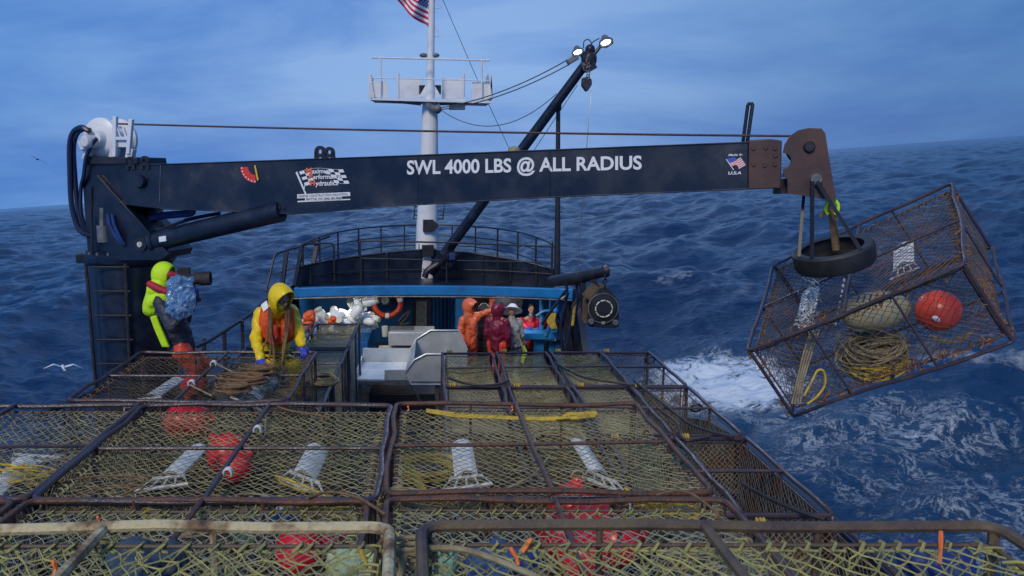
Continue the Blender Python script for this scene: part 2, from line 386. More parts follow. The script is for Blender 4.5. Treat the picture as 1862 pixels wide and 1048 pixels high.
    fmc = n.new('ShaderNodeMapRange'); fmc.interpolation_type = 'SMOOTHSTEP'; fmc.inputs['From Min'].default_value = 0; fmc.inputs['From Max'].default_value = .72; fmc.inputs['To Max'].default_value = .95
    l.new(fm, fmc.inputs['Value'])
    gate = n.new('ShaderNodeMapRange'); gate.inputs['From Min'].default_value = .04; gate.inputs['From Max'].default_value = .22; l.new(at_.outputs['Fac'], gate.inputs['Value'])
    foam1 = math_('MULTIPLY', fmc.outputs[0], gate.outputs[0])
    # scattered small whitecaps on the high crests
    so_ = n.new('ShaderNodeSeparateXYZ'); l.new(tcn.outputs['Object'], so_.inputs[0])
    hi_ = n.new('ShaderNodeMapRange'); hi_.inputs['From Min'].default_value = .45; hi_.inputs['From Max'].default_value = 1.5; l.new(so_.outputs['Z'], hi_.inputs['Value'])
    wc = n.new('ShaderNodeTexNoise'); wc.inputs['Scale'].default_value = .35; wc.inputs['Detail'].default_value = 9; wc.inputs['Roughness'].default_value = .72; l.new(tcn.outputs['Object'], wc.inputs['Vector'])
    wr = n.new('ShaderNodeMapRange'); wr.inputs['From Min'].default_value = .585; wr.inputs['From Max'].default_value = .70; l.new(wc.outputs['Fac'], wr.inputs['Value'])
    foam2 = math_('MULTIPLY', math_('MULTIPLY', wr.outputs[0], hi_.outputs[0]), .5)
    foam = math_('MINIMUM', math_('ADD', foam1, foam2), 1.0)
    mc = n.new('ShaderNodeMixRGB'); mc.inputs['Color2'].default_value = (.66, .75, .84, 1)
    ma = n.new('ShaderNodeMixRGB'); ma.inputs['Color2'].default_value = (.02, .085, .17, 1); l.new(math_('MULTIPLY', at_.outputs['Fac'], .5), ma.inputs['Fac']); l.new(rc.outputs[0], ma.inputs['Color1'])
    l.new(foam, mc.inputs['Fac']); l.new(ma.outputs[0], mc.inputs['Color1']); l.new(mc.outputs[0], b.inputs['Base Color'])
    ro_ = n.new('ShaderNodeMapRange'); ro_.inputs['To Min'].default_value = .13; ro_.inputs['To Max'].default_value = .85; l.new(foam, ro_.inputs['Value']); l.new(ro_.outputs[0], b.inputs['Roughness'])
    fb = n.new('ShaderNodeBump'); fb.inputs['Strength'].default_value = .5; fb.inputs['Distance'].default_value = .12
    l.new(foam, fb.inputs['Height']); l.new(bp.outputs[0], fb.inputs['Normal']); l.new(fb.outputs[0], b.inputs['Normal'])
    me.materials.append(m)
    o = bpy.data.objects.new('sea', me); COL.objects.link(o); o.location = tuple(SEA_O)
    o.rotation_mode = 'QUATERNION'; o.rotation_quaternion = Vector((0, 0, 1)).rotation_difference(SEA_N)
    tag(o, kind='structure')
build_sea()
# ------------------------------------------------------------------ crab pots
PW, PD, PH = 2.26, 2.13, .80        # width, depth, height of a pot lying flat
def net_face(mb, o, u, v, nu, nv, sag, r, seed, nrmv, jit=.22, knots=True):
    """diamond netting over the parallelogram o, o+u, o+v; returns nothing, adds strands to mb"""
    g = np.random.default_rng(seed); o = np.array(o, float); u = np.array(u, float); v = np.array(v, float); nv_ = nrm(nrmv)
    nu *= 2; nv *= 2
    I, J = np.meshgrid(np.arange(nu + 1), np.arange(nv + 1), indexing='ij')
    s = I / nu; t = J / nv
    inn = ((I > 0) & (I < nu) & (J > 0) & (J < nv)).astype(float)
    s = s + inn * g.normal(0, jit, s.shape) / nu; t = t + inn * g.normal(0, jit, s.shape) / nv
    # the netting is pulled about: slow warps and slack bellies
    a = g.uniform(0, 6, 4); s = s + inn * .012 * np.sin(5 * t + a[0]) * np.sin(math.pi * s); t = t + inn * .012 * np.sin(6 * s + a[1]) * np.sin(math.pi * t)
    z = -sag * (np.sin(math.pi * s) * np.sin(math.pi * t)) ** .7 * (1 + .35 * np.sin(4 * s + a[2]) * np.sin(5 * t + a[3])) + inn * g.normal(0, .003, s.shape)
    z = np.nan_to_num(z)
    P = o + s[..., None] * u + t[..., None] * v + z[..., None] * nv_
    A = []; B = []
    m = ((I + J) % 2 == 0)
    k = m[:-1, :-1]; A.append(P[:-1, :-1][k]); B.append(P[1:, 1:][k])
    k = m[1:, :-1]; A.append(P[1:, :-1][k]); B.append(P[:-1, 1:][k])
    A = np.concatenate(A); B = np.concatenate(B); keep = g.random(len(A)) > .008
    mb.strands(A[keep], B[keep], r, nv_)
    if knots:
        K = P[m & (inn > 0)]; w = r * 2.1
        dirs = np.array([(1, 0, 0), (0, 1, 0), (0, 0, 1), (-1, 0, 0), (0, -1, 0), (0, 0, -1)]) * w
        vs = (K[:, None] + dirs).reshape(-1, 3); n = len(K)
        base = np.arange(n)[:, None] * 6 + mb.n
        for q in ((0, 1, 2), (1, 3, 2), (3, 4, 2), (4, 0, 2), (1, 0, 5), (3, 1, 5), (4, 3, 5), (0, 4, 5)):
            mb.f += [tuple(x) for x in (base + np.array(q)).tolist()]; mb.mi += [mb.cur] * n
        mb.v.append(vs); mb.n += n * 6

def pot_frame_mb(w, d, h, r, seed, bent=.018):
    g = random.Random(seed); mb = MB(); X = w / 2; Y = d / 2
    def ring(z, rr, ins=0):
        p = rpath([(-X + ins, -Y + ins, z), (X - ins, -Y + ins, z), (X - ins, Y - ins, z), (-X + ins, Y - ins, z)], .09, True)
        out = []
        for i in range(len(p)):                       # wander a little: these get knocked about
            a, b = p[i], p[(i + 1) % len(p)]
            n = 5 if np.linalg.norm(b - a) > .5 else 1
            for k in range(n):
                q = a + (b - a) * k / n; out.append(q + (V(g.uniform(-1, 1), g.uniform(-1, 1), g.uniform(-1, 1)) * bent if n > 1 and k else 0))
        mb.tube(out, rr, 8, closed=True)
    ring(h, r); ring(0, r)
    for sx in (-1, 1):
        for sy in (-1, 1): mb.tube([(sx * (X - .02), sy * (Y - .02), 0), (sx * (X - .02), sy * (Y - .02), h)], r * .95, 7)
    # mid posts and the two crossed bars of each big face
    for sx in (-1, 1):
        mb.tube([(sx * X, g.uniform(-.03, .03), 0), (sx * X, g.uniform(-.03, .03), h)], r * .7, 6)
    for sy in (-1, 1):
        for x in (-.38, .38): mb.tube([(x * w * .5, sy * Y, 0), (x * w * .5, sy * Y, h)], r * .6, 6)
    for z in (0, h):
        mb.tube([(g.uniform(-.04, .04), -Y, z), (g.uniform(-.02, .02), 0, z - .004), (g.uniform(-.04, .04), Y, z)], r * .9, 7)
        mb.tube([(-X, g.uniform(-.05, .05), z - .02), (0, 0, z - .026), (X, g.uniform(-.05, .05), z - .02)], r * .72, 7)
    return mb
def pot_rail_mb(w, d, h, seed):
    """the thin inner bars the netting is laced to"""
    mb = MB(); i = .055; X = w / 2 - i; Y = d / 2 - i
    for z in (h - .055, .055): mb.tube(rpath([(-X, -Y, z), (X, -Y, z), (X, Y, z), (-X, Y, z)], .06, True), .0085, 6, closed=True)
    for sx in (-1, 1):
        for sy in (-1, 1): mb.tube([(sx * X, sy * Y, .055), (sx * X, sy * Y, h - .055)], .0085, 6)
    g = random.Random(seed)
    for sx in (-1, 1):
        for sy in (-1, 1): mb.tube([(sx * X, sy * Y, h - .055), (sx * (X + i), sy * (Y + i), h)], .008, 5)
    return mb
def pot_net_mb(w, d, h, seed, cell=.088, r=.0032, sag=.07, knots=True, side=None, open_top=False):
    enumerate_ = lambda q: [(k, v) for k, v in enumerate(q) if not (open_top and k == 2)]
    mb = MB(); i = .055; X = w / 2 - i; Y = d / 2 - i; zt = h - .06; zb = .06
    nx = int(round(2 * X / cell)); ny = int(round(2 * Y / (cell * 1.12))); sc_ = side or cell; nxs = int(round(2 * X / sc_)); nys = int(round(2 * Y / sc_)); nzz = int(round((zt - zb) / (sc_ * .95)))
    net_face(mb, (-X, -Y, zt), (2 * X, 0, 0), (0, 2 * Y, 0), nx, ny, sag, r, seed, (0, 0, 1), knots=knots)
    mb.cur = 2; net_face(mb, (-X, -Y, zb), (2 * X, 0, 0), (0, 2 * Y, 0), nx, ny, .01, r, seed + 1, (0, 0, 1), knots=False); mb.cur = 0  # bottom net has its own slot, darkened to paint the shade inside the pot
    for k, (o, u, n_) in enumerate_((((-X, -Y, zb), (2 * X, 0, 0), (0, -1, 0)), ((-X, Y, zb), (2 * X, 0, 0), (0, 1, 0)), ((-X, -Y, zb), (0, 2 * Y, 0), (-1, 0, 0)), ((X, -Y, zb), (0, 2 * Y, 0), (1, 0, 0)))):
        net_face(mb, o, u, (0, 0, zt - zb), nxs if k < 2 else nys, nzz, .04 if not side else .07, r * (1.15 if side else 1), seed + 2 + k, n_, knots=False)
    return mb
def lacing_mb(w, d, h, seed, r=.005, step=.095):
    """twine wound over the rail and frame, uneven, with loose ends"""
    g = random.Random(seed); mb = MB(); i = .055; X = w / 2 - i; Y = d / 2 - i; z = h - .055
    for (a, b, out) in (((-X, -Y), (X, -Y), (0, -1)), ((X, -Y), (X, Y), (1, 0)), ((X, Y), (-X, Y), (0, 1)), ((-X, Y), (-X, -Y), (-1, 0))):
        n = int(np.hypot(b[0] - a[0], b[1] - a[1]) / step)
        for k in range(n):
            t = (k + g.uniform(.1, .9)) / n; p = V(a[0] + (b[0] - a[0]) * t, a[1] + (b[1] - a[1]) * t, z); o = V(out[0], out[1], 0); e = nrm(V(b[0] - a[0], b[1] - a[1], 0))
            q = [p - o * .045 + e * .03 - V(0, 0, .004), p - o * .012 + V(0, 0, .014), p + o * .016 + V(0, 0, .010), p + o * .014 - V(0, 0, .014), p - o * .012 - V(0, 0, .016) + e * .012, p - o * .05 - e * .02]
            mb.tube(q, r * g.uniform(.7, 1.2), 5)
            if g.random() < .22:
                q0 = q[g.randrange(5)]; fz = [q0]
                for _ in range(g.randint(2, 5)): fz.append(fz[-1] + V(g.gauss(0, .025), g.gauss(0, .025), g.gauss(-.012, .018)))
                mb.tube(fz, r * g.uniform(.5, .9), 4)
            if g.random() < .12: mb.tube([q[3], q[3] + V(g.uniform(-.03, .03), g.uniform(-.03, .03), -.03), q[3] + V(g.uniform(-.06, .06), g.uniform(-.06, .02), -.08)], r * .7, 4)
    return mb
def tunnel_mbs(side, y0, y1, tilt, zt, brac=1):
    """white plastic tunnel panel and its trigger frame, x on one side of the pot"""
    x = side * .53; p = MB(); fr = MB()
    ln = abs(y1 - y0); ux = V(0, 1, 0) if y1 > y0 else V(0, -1, 0)
    a = V(x, y0, zt); t = tilt; du = V(math.cos(t) * side * -1, 0, math.sin(t)); wd = .185
    rows = []
    for k in range(7):
        for j in range(6):
            s = j / 5 - .5; bow = .045 * (1 - 4 * s * s); rows.append(a + ux * ln * k / 6 + du * wd * s + V(0, 0, bow) - V(0, 0, .05 * (k / 6)))
    f = [(k * 6 + j, k * 6 + j + 1, (k + 1) * 6 + j + 1, (k + 1) * 6 + j) for k in range(6) for j in range(5)]
    p.add(rows, f); low = [q - V(0, 0, .014) for q in rows]; p.add(low, [tuple(reversed(q)) for q in f])
    # trigger frame: a hanging trapezoid with three bars
    c = a - ux * .02
    A = c - du * .12; B = c + du * .12; D = A - ux * .17 - V(0, 0, .02) - du * .08; E_ = B - ux * .13 - V(0, 0, .02) + du * .07
    fr.tube([A, B, E_, D], .015, 6, closed=True)
    for s in (.25, .5, .75): fr.tube([A + (B - A) * s, D + (E_ - D) * s], .009, 6)
    fr.tube([D, D - ux * .05 + V(0, 0, -.22)], .007, 5)
    return p, fr

def make_pot(name_label, w, d, h, seed, frame_mat, rail_mat, net_mat, lace_mat, cell=.088, r=.0032, fr=.0165, tunnels=True, sag=.07, lace_r=.005, knots=True, hooks=False, side=None, under=None, open_top=False):
    root = empty('crab_pot', (0, 0, 0), name_label, 'crab pot')
    pot_frame_mb(w, d, h, fr, seed).build('frame', frame_mat, root)
    pot_rail_mb(w, d, h, seed).build('mesh_rail', rail_mat, root)
    nb = pot_net_mb(w, d, h, seed * 10, cell, r, sag, knots, side, open_top)
    if lace_r:
        lb_ = lacing_mb(w, d, h, seed, lace_r); k0 = nb.n
        nb.v += lb_.v; nb.f += [tuple(i + k0 for i in f) for f in lb_.f]; nb.mi += [1] * len(lb_.f); nb.n += lb_.n
    nb.build('netting', [net_mat, lace_mat, under or net_mat], root, smooth=False)  # third slot: bottom net, in a shade-painted twine where one is given
    if tunnels:
        for sd_ in (-1, 1):
            p, f = tunnel_mbs(sd_, -.16 if w > 2.28 else -.24, .62 if w > 2.28 else .66, R(14 + 8 * sd_), h - .20)
            po = p.build('tunnel_panel', PLAST, root); f.build('trigger_frame', WHITED, po)
    if hooks:
        for (x, y) in ((-w * .5, d / 2),):
            hk = MB()
            for k in (-.02, .012, .04): hk.lathe([(fr + .003, -.014), (fr + .018, 0), (fr + .003, .014)], (x, y, .11 + k), (0, 0, 1), 10)
            hk.build('hook_band', ROPEY, root)
    return root

POTS = []
def place(src, loc, rot, label, group, first=False):
    o = src if first else copy_tree(src)
    o.location = tuple(loc); o.rotation_euler = rot; o['label'] = label; o['category'] = 'crab pot'; o['group'] = group
    POTS.append(o); return o
GF = 'crab pots lying flat on top of the stack'
GE = 'crab pots standing on edge in the stack'
ZT = -2.24
# lying flat, second row from the camera: three across
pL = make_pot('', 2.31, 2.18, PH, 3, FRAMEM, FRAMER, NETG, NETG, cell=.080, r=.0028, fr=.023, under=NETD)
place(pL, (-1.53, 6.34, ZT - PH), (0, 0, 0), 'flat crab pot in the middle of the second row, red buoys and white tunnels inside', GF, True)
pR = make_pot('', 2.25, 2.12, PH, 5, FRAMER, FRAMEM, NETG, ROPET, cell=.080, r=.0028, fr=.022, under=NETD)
place(pR, (.80, 6.43, ZT - PH), (0, 0, R(.4)), 'flat rusty crab pot right of the middle seam, yellow rope along its far edge', GF, True)
place(pL, (-3.88, 6.36, ZT - PH), (0, 0, R(180)), 'flat crab pot at the left edge beyond the pale pipe, white tunnel inside', GF)
# beyond it, where the men work
pW = make_pot('', 2.10, 2.02, PH, 7, FRAMEM, FRAMER, NETD, ROPEB, cell=.078, r=.0026, fr=.019)
place(pW, (-2.42, 8.60, ZT - PH), (0, 0, 0), 'flat crab pot the yellow jacket man leans on, brown rope heaped on it', GF, True)
# row under the camera
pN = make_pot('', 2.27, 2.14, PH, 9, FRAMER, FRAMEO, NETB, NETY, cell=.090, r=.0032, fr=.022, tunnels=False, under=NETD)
place(pN, (.83, 4.19, ZT - PH), (0, 0, R(-.3)), 'flat crab pot below the brown front pipe, with big red buoys inside', GF, True)
place(pN, (-1.56, 4.17, ZT - PH), (0, 0, R(180)), 'flat crab pot below the pale flaking pipe, blue and white bag inside', GF)
place(pN, (-3.92, 4.17, ZT - PH), (0, 0, 0), 'flat crab pot at the far left under the front pale pipe', GF)
# uppermost layer, right in front of the lens
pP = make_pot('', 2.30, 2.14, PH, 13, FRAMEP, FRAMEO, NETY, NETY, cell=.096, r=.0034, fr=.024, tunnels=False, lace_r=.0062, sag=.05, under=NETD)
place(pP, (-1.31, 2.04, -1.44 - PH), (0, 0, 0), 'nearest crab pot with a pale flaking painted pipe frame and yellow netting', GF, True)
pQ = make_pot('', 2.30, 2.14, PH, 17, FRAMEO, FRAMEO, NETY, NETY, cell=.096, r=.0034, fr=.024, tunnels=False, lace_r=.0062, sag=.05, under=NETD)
place(pQ, (1.11, 2.05, -1.44 - PH), (0, 0, 0), 'nearest crab pot with a brown pipe frame and an orange marker on the right', GF, True)

# standing on edge (the big faces point sideways): thickness PH across, 2.1 deep, top at -3.0
pE = make_pot('', 2.12, 2.04, .78, 21, FRAMEM, FRAMEM, NETS, NETG, cell=.105, r=.0028, fr=.022, tunnels=False, knots=False, lace_r=0, sag=.03, hooks=True, side=.062)
pE2 = make_pot('', 2.12, 2.04, .78, 25, FRAMEM, FRAMER, NETG, NETG, cell=.105, r=.0028, fr=.022, tunnels=False, knots=False, lace_r=0, sag=.03, hooks=True, side=.062)
# a net funnel in each: the entry tunnel seen from the side face
for pe in (pE, pE2):  # noqa
    t = MB(); n1, n2 = 20, 9; vs = []
    for k in range(n2):
        s = k / (n2 - 1); w_ = .44 * (1 - s) + .10; h_ = .33 * (1 - s) + .08
        for j in range(n1):
            a = 2 * math.pi * j / n1; ca, sa = math.cos(a), math.sin(a)
            sq = 1 / max(abs(ca), abs(sa)) ** .6
            vs.append((-.98 + .60 * s ** .9, w_ * ca * sq + .05 * s, .39 + h_ * sa * sq * .9))
    vs = np.array(vs); A = []; B = []
    for k in range(n2 - 1):
        for j in range(n1):
            A.append(vs[k * n1 + j]); B.append(vs[(k + 1) * n1 + (j + (1 if k % 2 else 0)) % n1]); A.append(vs[k * n1 + j]); B.append(vs[(k + 1) * n1 + (j - (0 if k % 2 else 1)) % n1])
    t.strands(A, B, .0028, (0, 0, 1)); t.build('net_funnel', ROPET, pe, smooth=False)
pO = make_pot('', 2.12, 2.04, .78, 27, FRAMEM, FRAMEM, NETR, NETG, cell=.075, r=.0028, fr=.024, tunnels=False, knots=False, lace_r=0, sag=.03, hooks=True, side=.062, open_top=True)
pU = make_pot('', 2.12, 2.04, .78, 29, FRAMEM, FRAMER, NETD, NETD, cell=.12, r=.0028, fr=.020, tunnels=False, knots=False, lace_r=0, sag=.06, side=.08)  # pots below the flat layer: the shade there is painted by darker twine
used = {pE: False, pE2: False, pO: False, pU: False}
FAR = ['at the aisle', 'second from the aisle', 'third from the aisle', 'at the starboard rail', 'outermost']
def edge_pot(x0, x1, y0, y1, ztop, label, flip=0, src=None):
    src = src or (pE if rnd.random() < .5 else pE2)
    # local x (w) -> world z, local y -> y, local z (h) -> x
    xc = x0; sc = (x1 - x0) / (.78 + .04)
    loc = (x0 + .02 if not flip else x1 - .02, (y0 + y1) / 2, ztop - 2.12 / 2)
    rot = (0, R(90), 0) if not flip else (0, R(-90), 0)
    f = not used[src]; used[src] = True
    return place(src, loc, rot, label, GE, f)
rowsY = [(2.50, 4.56), (4.62, 6.68), (6.74, 8.80), (8.86, 10.90), (10.93, 12.93)]
rnames = ['nearest', 'second', 'third', 'fourth', 'farthest']
cR_ = [(.15, 1.01), (1.02, 1.88), (1.89, 2.66), (2.67, 3.41)]
for ri, (y0, y1) in enumerate(rowsY):
    for ci, (x0, x1) in enumerate(cR_):
        if ri == 0: continue
        edge_pot(x0, min(x1, x0 + .82), y0, y1, -3.0 - rnd.uniform(0, .02) - (.03 if ri == 1 else 0), 'edge-standing pot right of the aisle, %s row, %s' % (rnames[ri], FAR[ci] if ci < 3 else FAR[3]), src=pO if ci == 3 else (pU if (ri < 3 and ci < 2) else None))
cL = [(-2.17, -1.35, 'beside the aisle'), (-3.06, -2.24, 'one in from the aisle'), (-3.94, -3.12, 'by the port rail')]
rowsL = [(4.62, 6.68), (6.74, 8.80), (8.92, 10.98), (11.10, 13.16), (13.24, 15.30)]
rn2 = ['under the left front pot', 'under the leaning man\'s pot', 'under the two standing men', 'behind the yellow jacket man', 'farthest from the camera']
for ri, (y0, y1) in enumerate(rowsL):
    for ci, (x0, x1, nm) in enumerate(cL):
        if ri >= 2 and ci == 2: continue
        edge_pot(x0, x1, y0, y1, -3.0 - rnd.uniform(0, .02), 'edge-standing pot, %s, %s' % (nm, rn2[ri]), flip=1, src=pU if ri < 2 else None)
# bridging the aisle under the flat pots, so that they have something to rest on
for ri, (y0, y1) in enumerate(rowsY[1:3]):
    edge_pot(-.62, .12, y0, y1, -3.02, 'edge-standing pot filling the aisle under the flat pots, %s' % ('nearer one' if ri == 0 else 'farther one'), src=pU)
# ------------------------------------------------------------------ the boat itself
def sheer(y): return -5.15 + max(0, (y - 12)) * .085
def halfw(y):
    if y < 10: return 4.7
    if y < 17.5: return 4.7 - 1.5 * ((y - 10) / 7.5) ** .8
    t = (y - 17.5) / 10; return 3.2 * max(0.0, 1 - t ** 2.2)
def halfs(y):
    if y < 11: return 4.2
    if y < 17.5: return 4.2 - 1.15 * ((y - 11) / 6.5) ** .9
    t = (y - 17.5) / 10; return 3.05 * max(0.0, 1 - t ** 2.2)
def wb_x(y):          # whaleback outline
    return halfw(y)
ys = list(np.linspace(-6, 27.3, 46))
dk = MB(); vs = []
for y in ys: w = halfw(y); vs += [(-w, y, sheer(y)), (halfs(y), y, sheer(y))]
dk.add(vs, [(2 * i, 2 * i + 1, 2 * i + 3, 2 * i + 2) for i in range(len(ys) - 1)])
tag(dk.build('deck', DECKM), kind='structure')
# hull with bulwark: outer skin, top cap, inner skin down to the deck
hl = MB()
def bulw(y): return -3.78 + max(0, y - 15) * .10 if y < 17.2 else -2.80
def hull_side(s):
    vs = []
    for y in ys:
        w = halfw(y) if s < 0 else halfs(y); t = (bulw(y) if y < 17.3 else -2.8) if s < 0 else (bulw(y) if y < 12 else min(-3.95, bulw(y)) if y < 17.3 else bulw(y))
        fl = .9 if w > 2 else .75
        vs += [(s * (w * fl), y, -9.6), (s * (w + .12), y, sheer(y)), (s * (w + .16), y, t), (s * (w + .04), y, t), (s * (w - .0), y, sheer(y) - .1)]
    return vs
for s in (-1, 1):
    vs = hull_side(s); f = []
    for i in range(len(ys) - 1):
        for k in range(4):
            a = i * 5 + k; q = (a, a + 1, a + 6, a + 5); f.append(q if s > 0 else q[::-1])
    hl.add(vs, f)
hull = single('hull', hl, HULLM, 'dark hull sides of the crab boat down to the water', 'boat hull')
# teal inner lining of the port bulwark with its rail and stanchions
lin = MB()
for a, b in zip(ys[:-1], ys[1:]):
    if 10 < a < 17.4:
        lin.prism([(-halfw(a) + .02, a, sheer(a)), (-halfw(b) + .02, b, sheer(b)), (-halfw(b) + .02, b, bulw(b) - .05), (-halfw(a) + .02, a, bulw(a) - .05)], (.03, 0, 0))
bl = empty('port_bulwark', (-4.2, 13, -5.1), 'teal port bulwark with a dark top rail running up to the foredeck', 'bulwark')
lin.build('lining', TEAL, bl)
rl = MB(); rl.tube([V(-4.7, 9.5, -3.0), V(-3.95, 12.0, -2.92), at(380, 620, 13.5), at(455, 572, 15.9), at(494, 536, 17.4)], .035, 8)
rl.build('rail', DK2, bl)
for y in np.arange(11.2, 17.4, .8):
    MB().bar((-halfw(y) + .0, y, sheer(y) + .2), (-halfw(y) + .03, y, -2.93), .06).build('stanchion', DK2, bl, bevel=.006)

# ---- foredeck (whaleback) : front blue beam, dark deck, breakwater, rails
fo = empty('whaleback_foredeck', (0, 17.5, -2.8), 'dark raised foredeck with a bright blue edge beam over the work shelter', 'foredeck')
YF = 17.5
def beam_z(x): return -2.63 - .009 * (x + .3) ** 2
bm = MB(); xs = np.linspace(-2.98, 3.05, 24)
vs = []
for x in xs:
    t = beam_z(x); yb = YF + .0 + .012 * x * x
    vs += [(x, yb, t), (x, yb, t - .20), (x, yb + .16, t - .20), (x, yb + .16, t)]
f = [(4 * i + k, 4 * i + (k + 1) % 4, 4 * i + 4 + (k + 1) % 4, 4 * i + 4 + k) for i in range(23) for k in range(4)] + [(3, 2, 1, 0), (92, 93, 94, 95)]
bm.add(vs, f); bm.build('edge_beam', BLUE, fo, bevel=.012)
MB().tube([(x, YF - .02 + .012 * x * x, beam_z(x) - .225) for x in xs], .016, 6).build('drip_bar', GREYM, fo)
dkp = MB(); ys2 = np.linspace(YF + .17, 27.2, 24); vs = []; nx = 9
for y in ys2:
    w = min(max(halfs(y), .02) - .02, 2.97)
    for k in range(nx):
        x = -w + 2 * w * k / (nx - 1); vs.append((x, y, beam_z(x if abs(x) < 3.6 else 3.6) - .02 + max(0, y - 18) * .022))
f = [(i * nx + k, i * nx + k + 1, (i + 1) * nx + k + 1, (i + 1) * nx + k) for i in range(len(ys2) - 1) for k in range(nx - 1)]
dkp.add(vs, f); dkp.add([(v[0], v[1], v[2] - .06) for v in vs], [q[::-1] for q in f])
dkp.build('deck_plating', DK, fo)
# breakwater: arched plate with ribs
bw = empty('breakwater', (0, 18, -2.7), 'black arched breakwater plate with ribs standing on the foredeck', 'breakwater')
def bw_y(x): return 18.75 - .085 * x * x
def bw_t(x): return -1.90 - .012 * x * x + (-.10) 
px_top = [(540, 487), (600, 474), (660, 465), (720, 458), (770, 455), (830, 458), (900, 467), (960, 478), (1008, 491)]
top = [at(a, b, bw_y((a - CX) * 18.3 / 1500)) for a, b in px_top]; top = curve3(top, 5)
pl = MB(); vs = []
for t in top:
    zb = beam_z(t[0]) - .03; vs += [t, (t[0], t[1], zb), (t[0], t[1] + .02, zb), t + V(0, .02, 0)]
n = len(top); pl.add(vs, [(4 * i + k, 4 * i + (k + 1) % 4, 4 * i + 4 + (k + 1) % 4, 4 * i + 4 + k) for i in range(n - 1) for k in range(4)] + [(3, 2, 1, 0), tuple(4 * n - 4 + k for k in range(4))])
pl.build('plate', DK, bw)
MB().tube(top, .022, 6).build('top_bar', DK2, bw)
for px in (566, 607, 655, 702, 836, 880, 930, 975):
    x = (px - CX) * 18.4 / 1500; y = bw_y(x); k = min(range(n), key=lambda i: abs(top[i][0] - x))
    MB().bar((x, y - .03, beam_z(x)), (x, y - .03, top[k][2]), .035, .05).build('rib', DK2, bw, bevel=.004)
MB().tube([(x, bw_y(x) - .07, -2.42 - .004 * x * x) for x in np.linspace(-2.7, 2.7, 14)], .011, 6).build('grab_bar', DK2, bw)

# bow rail following the outline of the bow
br = empty('bow_rail', (0, 22, -2.6), 'dark curved bow railing with many posts round the foredeck', 'railing')
def bowx(t):   # t in -1..1 round the bow
    a = t * math.pi / 2; return V(2.85 * math.sin(a) - .1, 18.0 + 6.6 * math.cos(a) ** .8, 0)
ts = np.linspace(-1, 1, 49)
for z, r_ in ((-1.85, .024), (-2.17, .016), (-2.45, .016)):
    MB().tube([bowx(t) + V(0, 0, z) for t in ts], r_, 6, ).build('rail_bar', DK2, br)
for t in np.linspace(-.96, .96, 13):
    p = bowx(t); MB().bar(p + V(0, 0, -2.78), p + V(0, 0, -1.85), .085, .04).build('post', DK2, br)
# straight rail across in front of the mast
fr_ = empty('cross_rail', (0, 18, -2.6), 'straight dark rail across the foredeck in front of the mast', 'railing')
A = at(655, 438, 18.0); B = at(1008, 449, 18.0)
MB().tube([A, (A + B) / 2 + V(0, 0, .02), B], .022, 6).build('rail_bar', DK2, fr_)
MB().tube([at(655, 470, 18.0), at(1008, 478, 18.0)], .014, 6).build('rail_bar', DK2, fr_)
for px in (655, 812, 905, 1005):
    p = at(px, 440, 18.0); MB().bar(p, (p[0], p[1], beam_z(p[0])), .05, .03).build('post', DK2, fr_)
# ladder rails at the port corner
lr = empty('port_corner_rail', at(520, 520, 17.6), 'tall raked dark handrails at the port corner of the foredeck', 'railing')
MB().tube(rpath([at(484, 530, 17.6), at(500, 462, 17.9), at(548, 448, 18.1), at(600, 430, 18.4)], .1), .024, 7).build('rail_bar', DK2, lr)
MB().tube([at(492, 500, 17.7), at(545, 485, 17.9)], .016, 6).build('rail_bar', DK2, lr)
for (a, b) in (((512, 528), (521, 458)), ((536, 520), (549, 447)), ((570, 480), (577, 440))):
    MB().bar(at(*a, 17.7), at(*b, 17.9), .10, .05).build('post', DK2, lr, bevel=.008)
MB().tube(rpath([at(550, 478, 17.8), at(550, 443, 17.8), at(607, 443, 17.8), at(607, 472, 17.8)], .08), .022, 7).build('gate_bar', DK2, lr)

# ---- shelter under the foredeck
sh = empty('shelter', (0, 20, -4.6), 'blue painted work shelter under the foredeck with pipes and a dark doorway', 'shelter')
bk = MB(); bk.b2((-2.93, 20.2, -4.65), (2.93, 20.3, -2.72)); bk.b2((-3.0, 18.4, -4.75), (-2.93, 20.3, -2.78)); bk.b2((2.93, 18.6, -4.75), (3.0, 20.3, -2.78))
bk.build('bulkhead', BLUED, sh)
def wbox(a, b, Y, dpt, name, m, par, bev=.01):
    p = at(*a, Y); q = at(*b, Y); mb_ = MB(); mb_.b2((p[0], Y, p[2]), (q[0], Y + dpt, q[2])); return mb_.build(name, m, par, bevel=bev)
wbox((749, 543), (783, 604), 19.6, .5, 'locker', DK2, sh)
wbox((756, 548), (776, 600), 19.57, .03, 'locker_door', GREYM, sh)
for px in (788, 795, 802, 809, 816, 822): MB().tube([at(px, 540, 20.0), at(px, 606, 20.0)], .028, 7).build('pipe', BLUED, sh)
wbox((828, 543), (847, 640), 19.4, .12, 'pillar', BLUE, sh)
wbox((648, 588), (664, 650), 18.4, .15, 'pillar', BLUE, sh)
wbox((1000, 541), (1020, 640), 18.0, .14, 'pillar', BLUE, sh)
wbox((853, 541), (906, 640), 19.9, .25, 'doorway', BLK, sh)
wbox((640, 540), (728, 549), 19.7, .3, 'duct', DK2, sh)
for px in (664, 682, 700):
    p = at(px, 546, 19.4); m_ = MB(); m_.lathe([(0, -.02), (.10, -.02), (.13, .02), (.13, .3)], p, (0, 1, 0), 16); m_.build('vent_pipe', GREYM, sh)
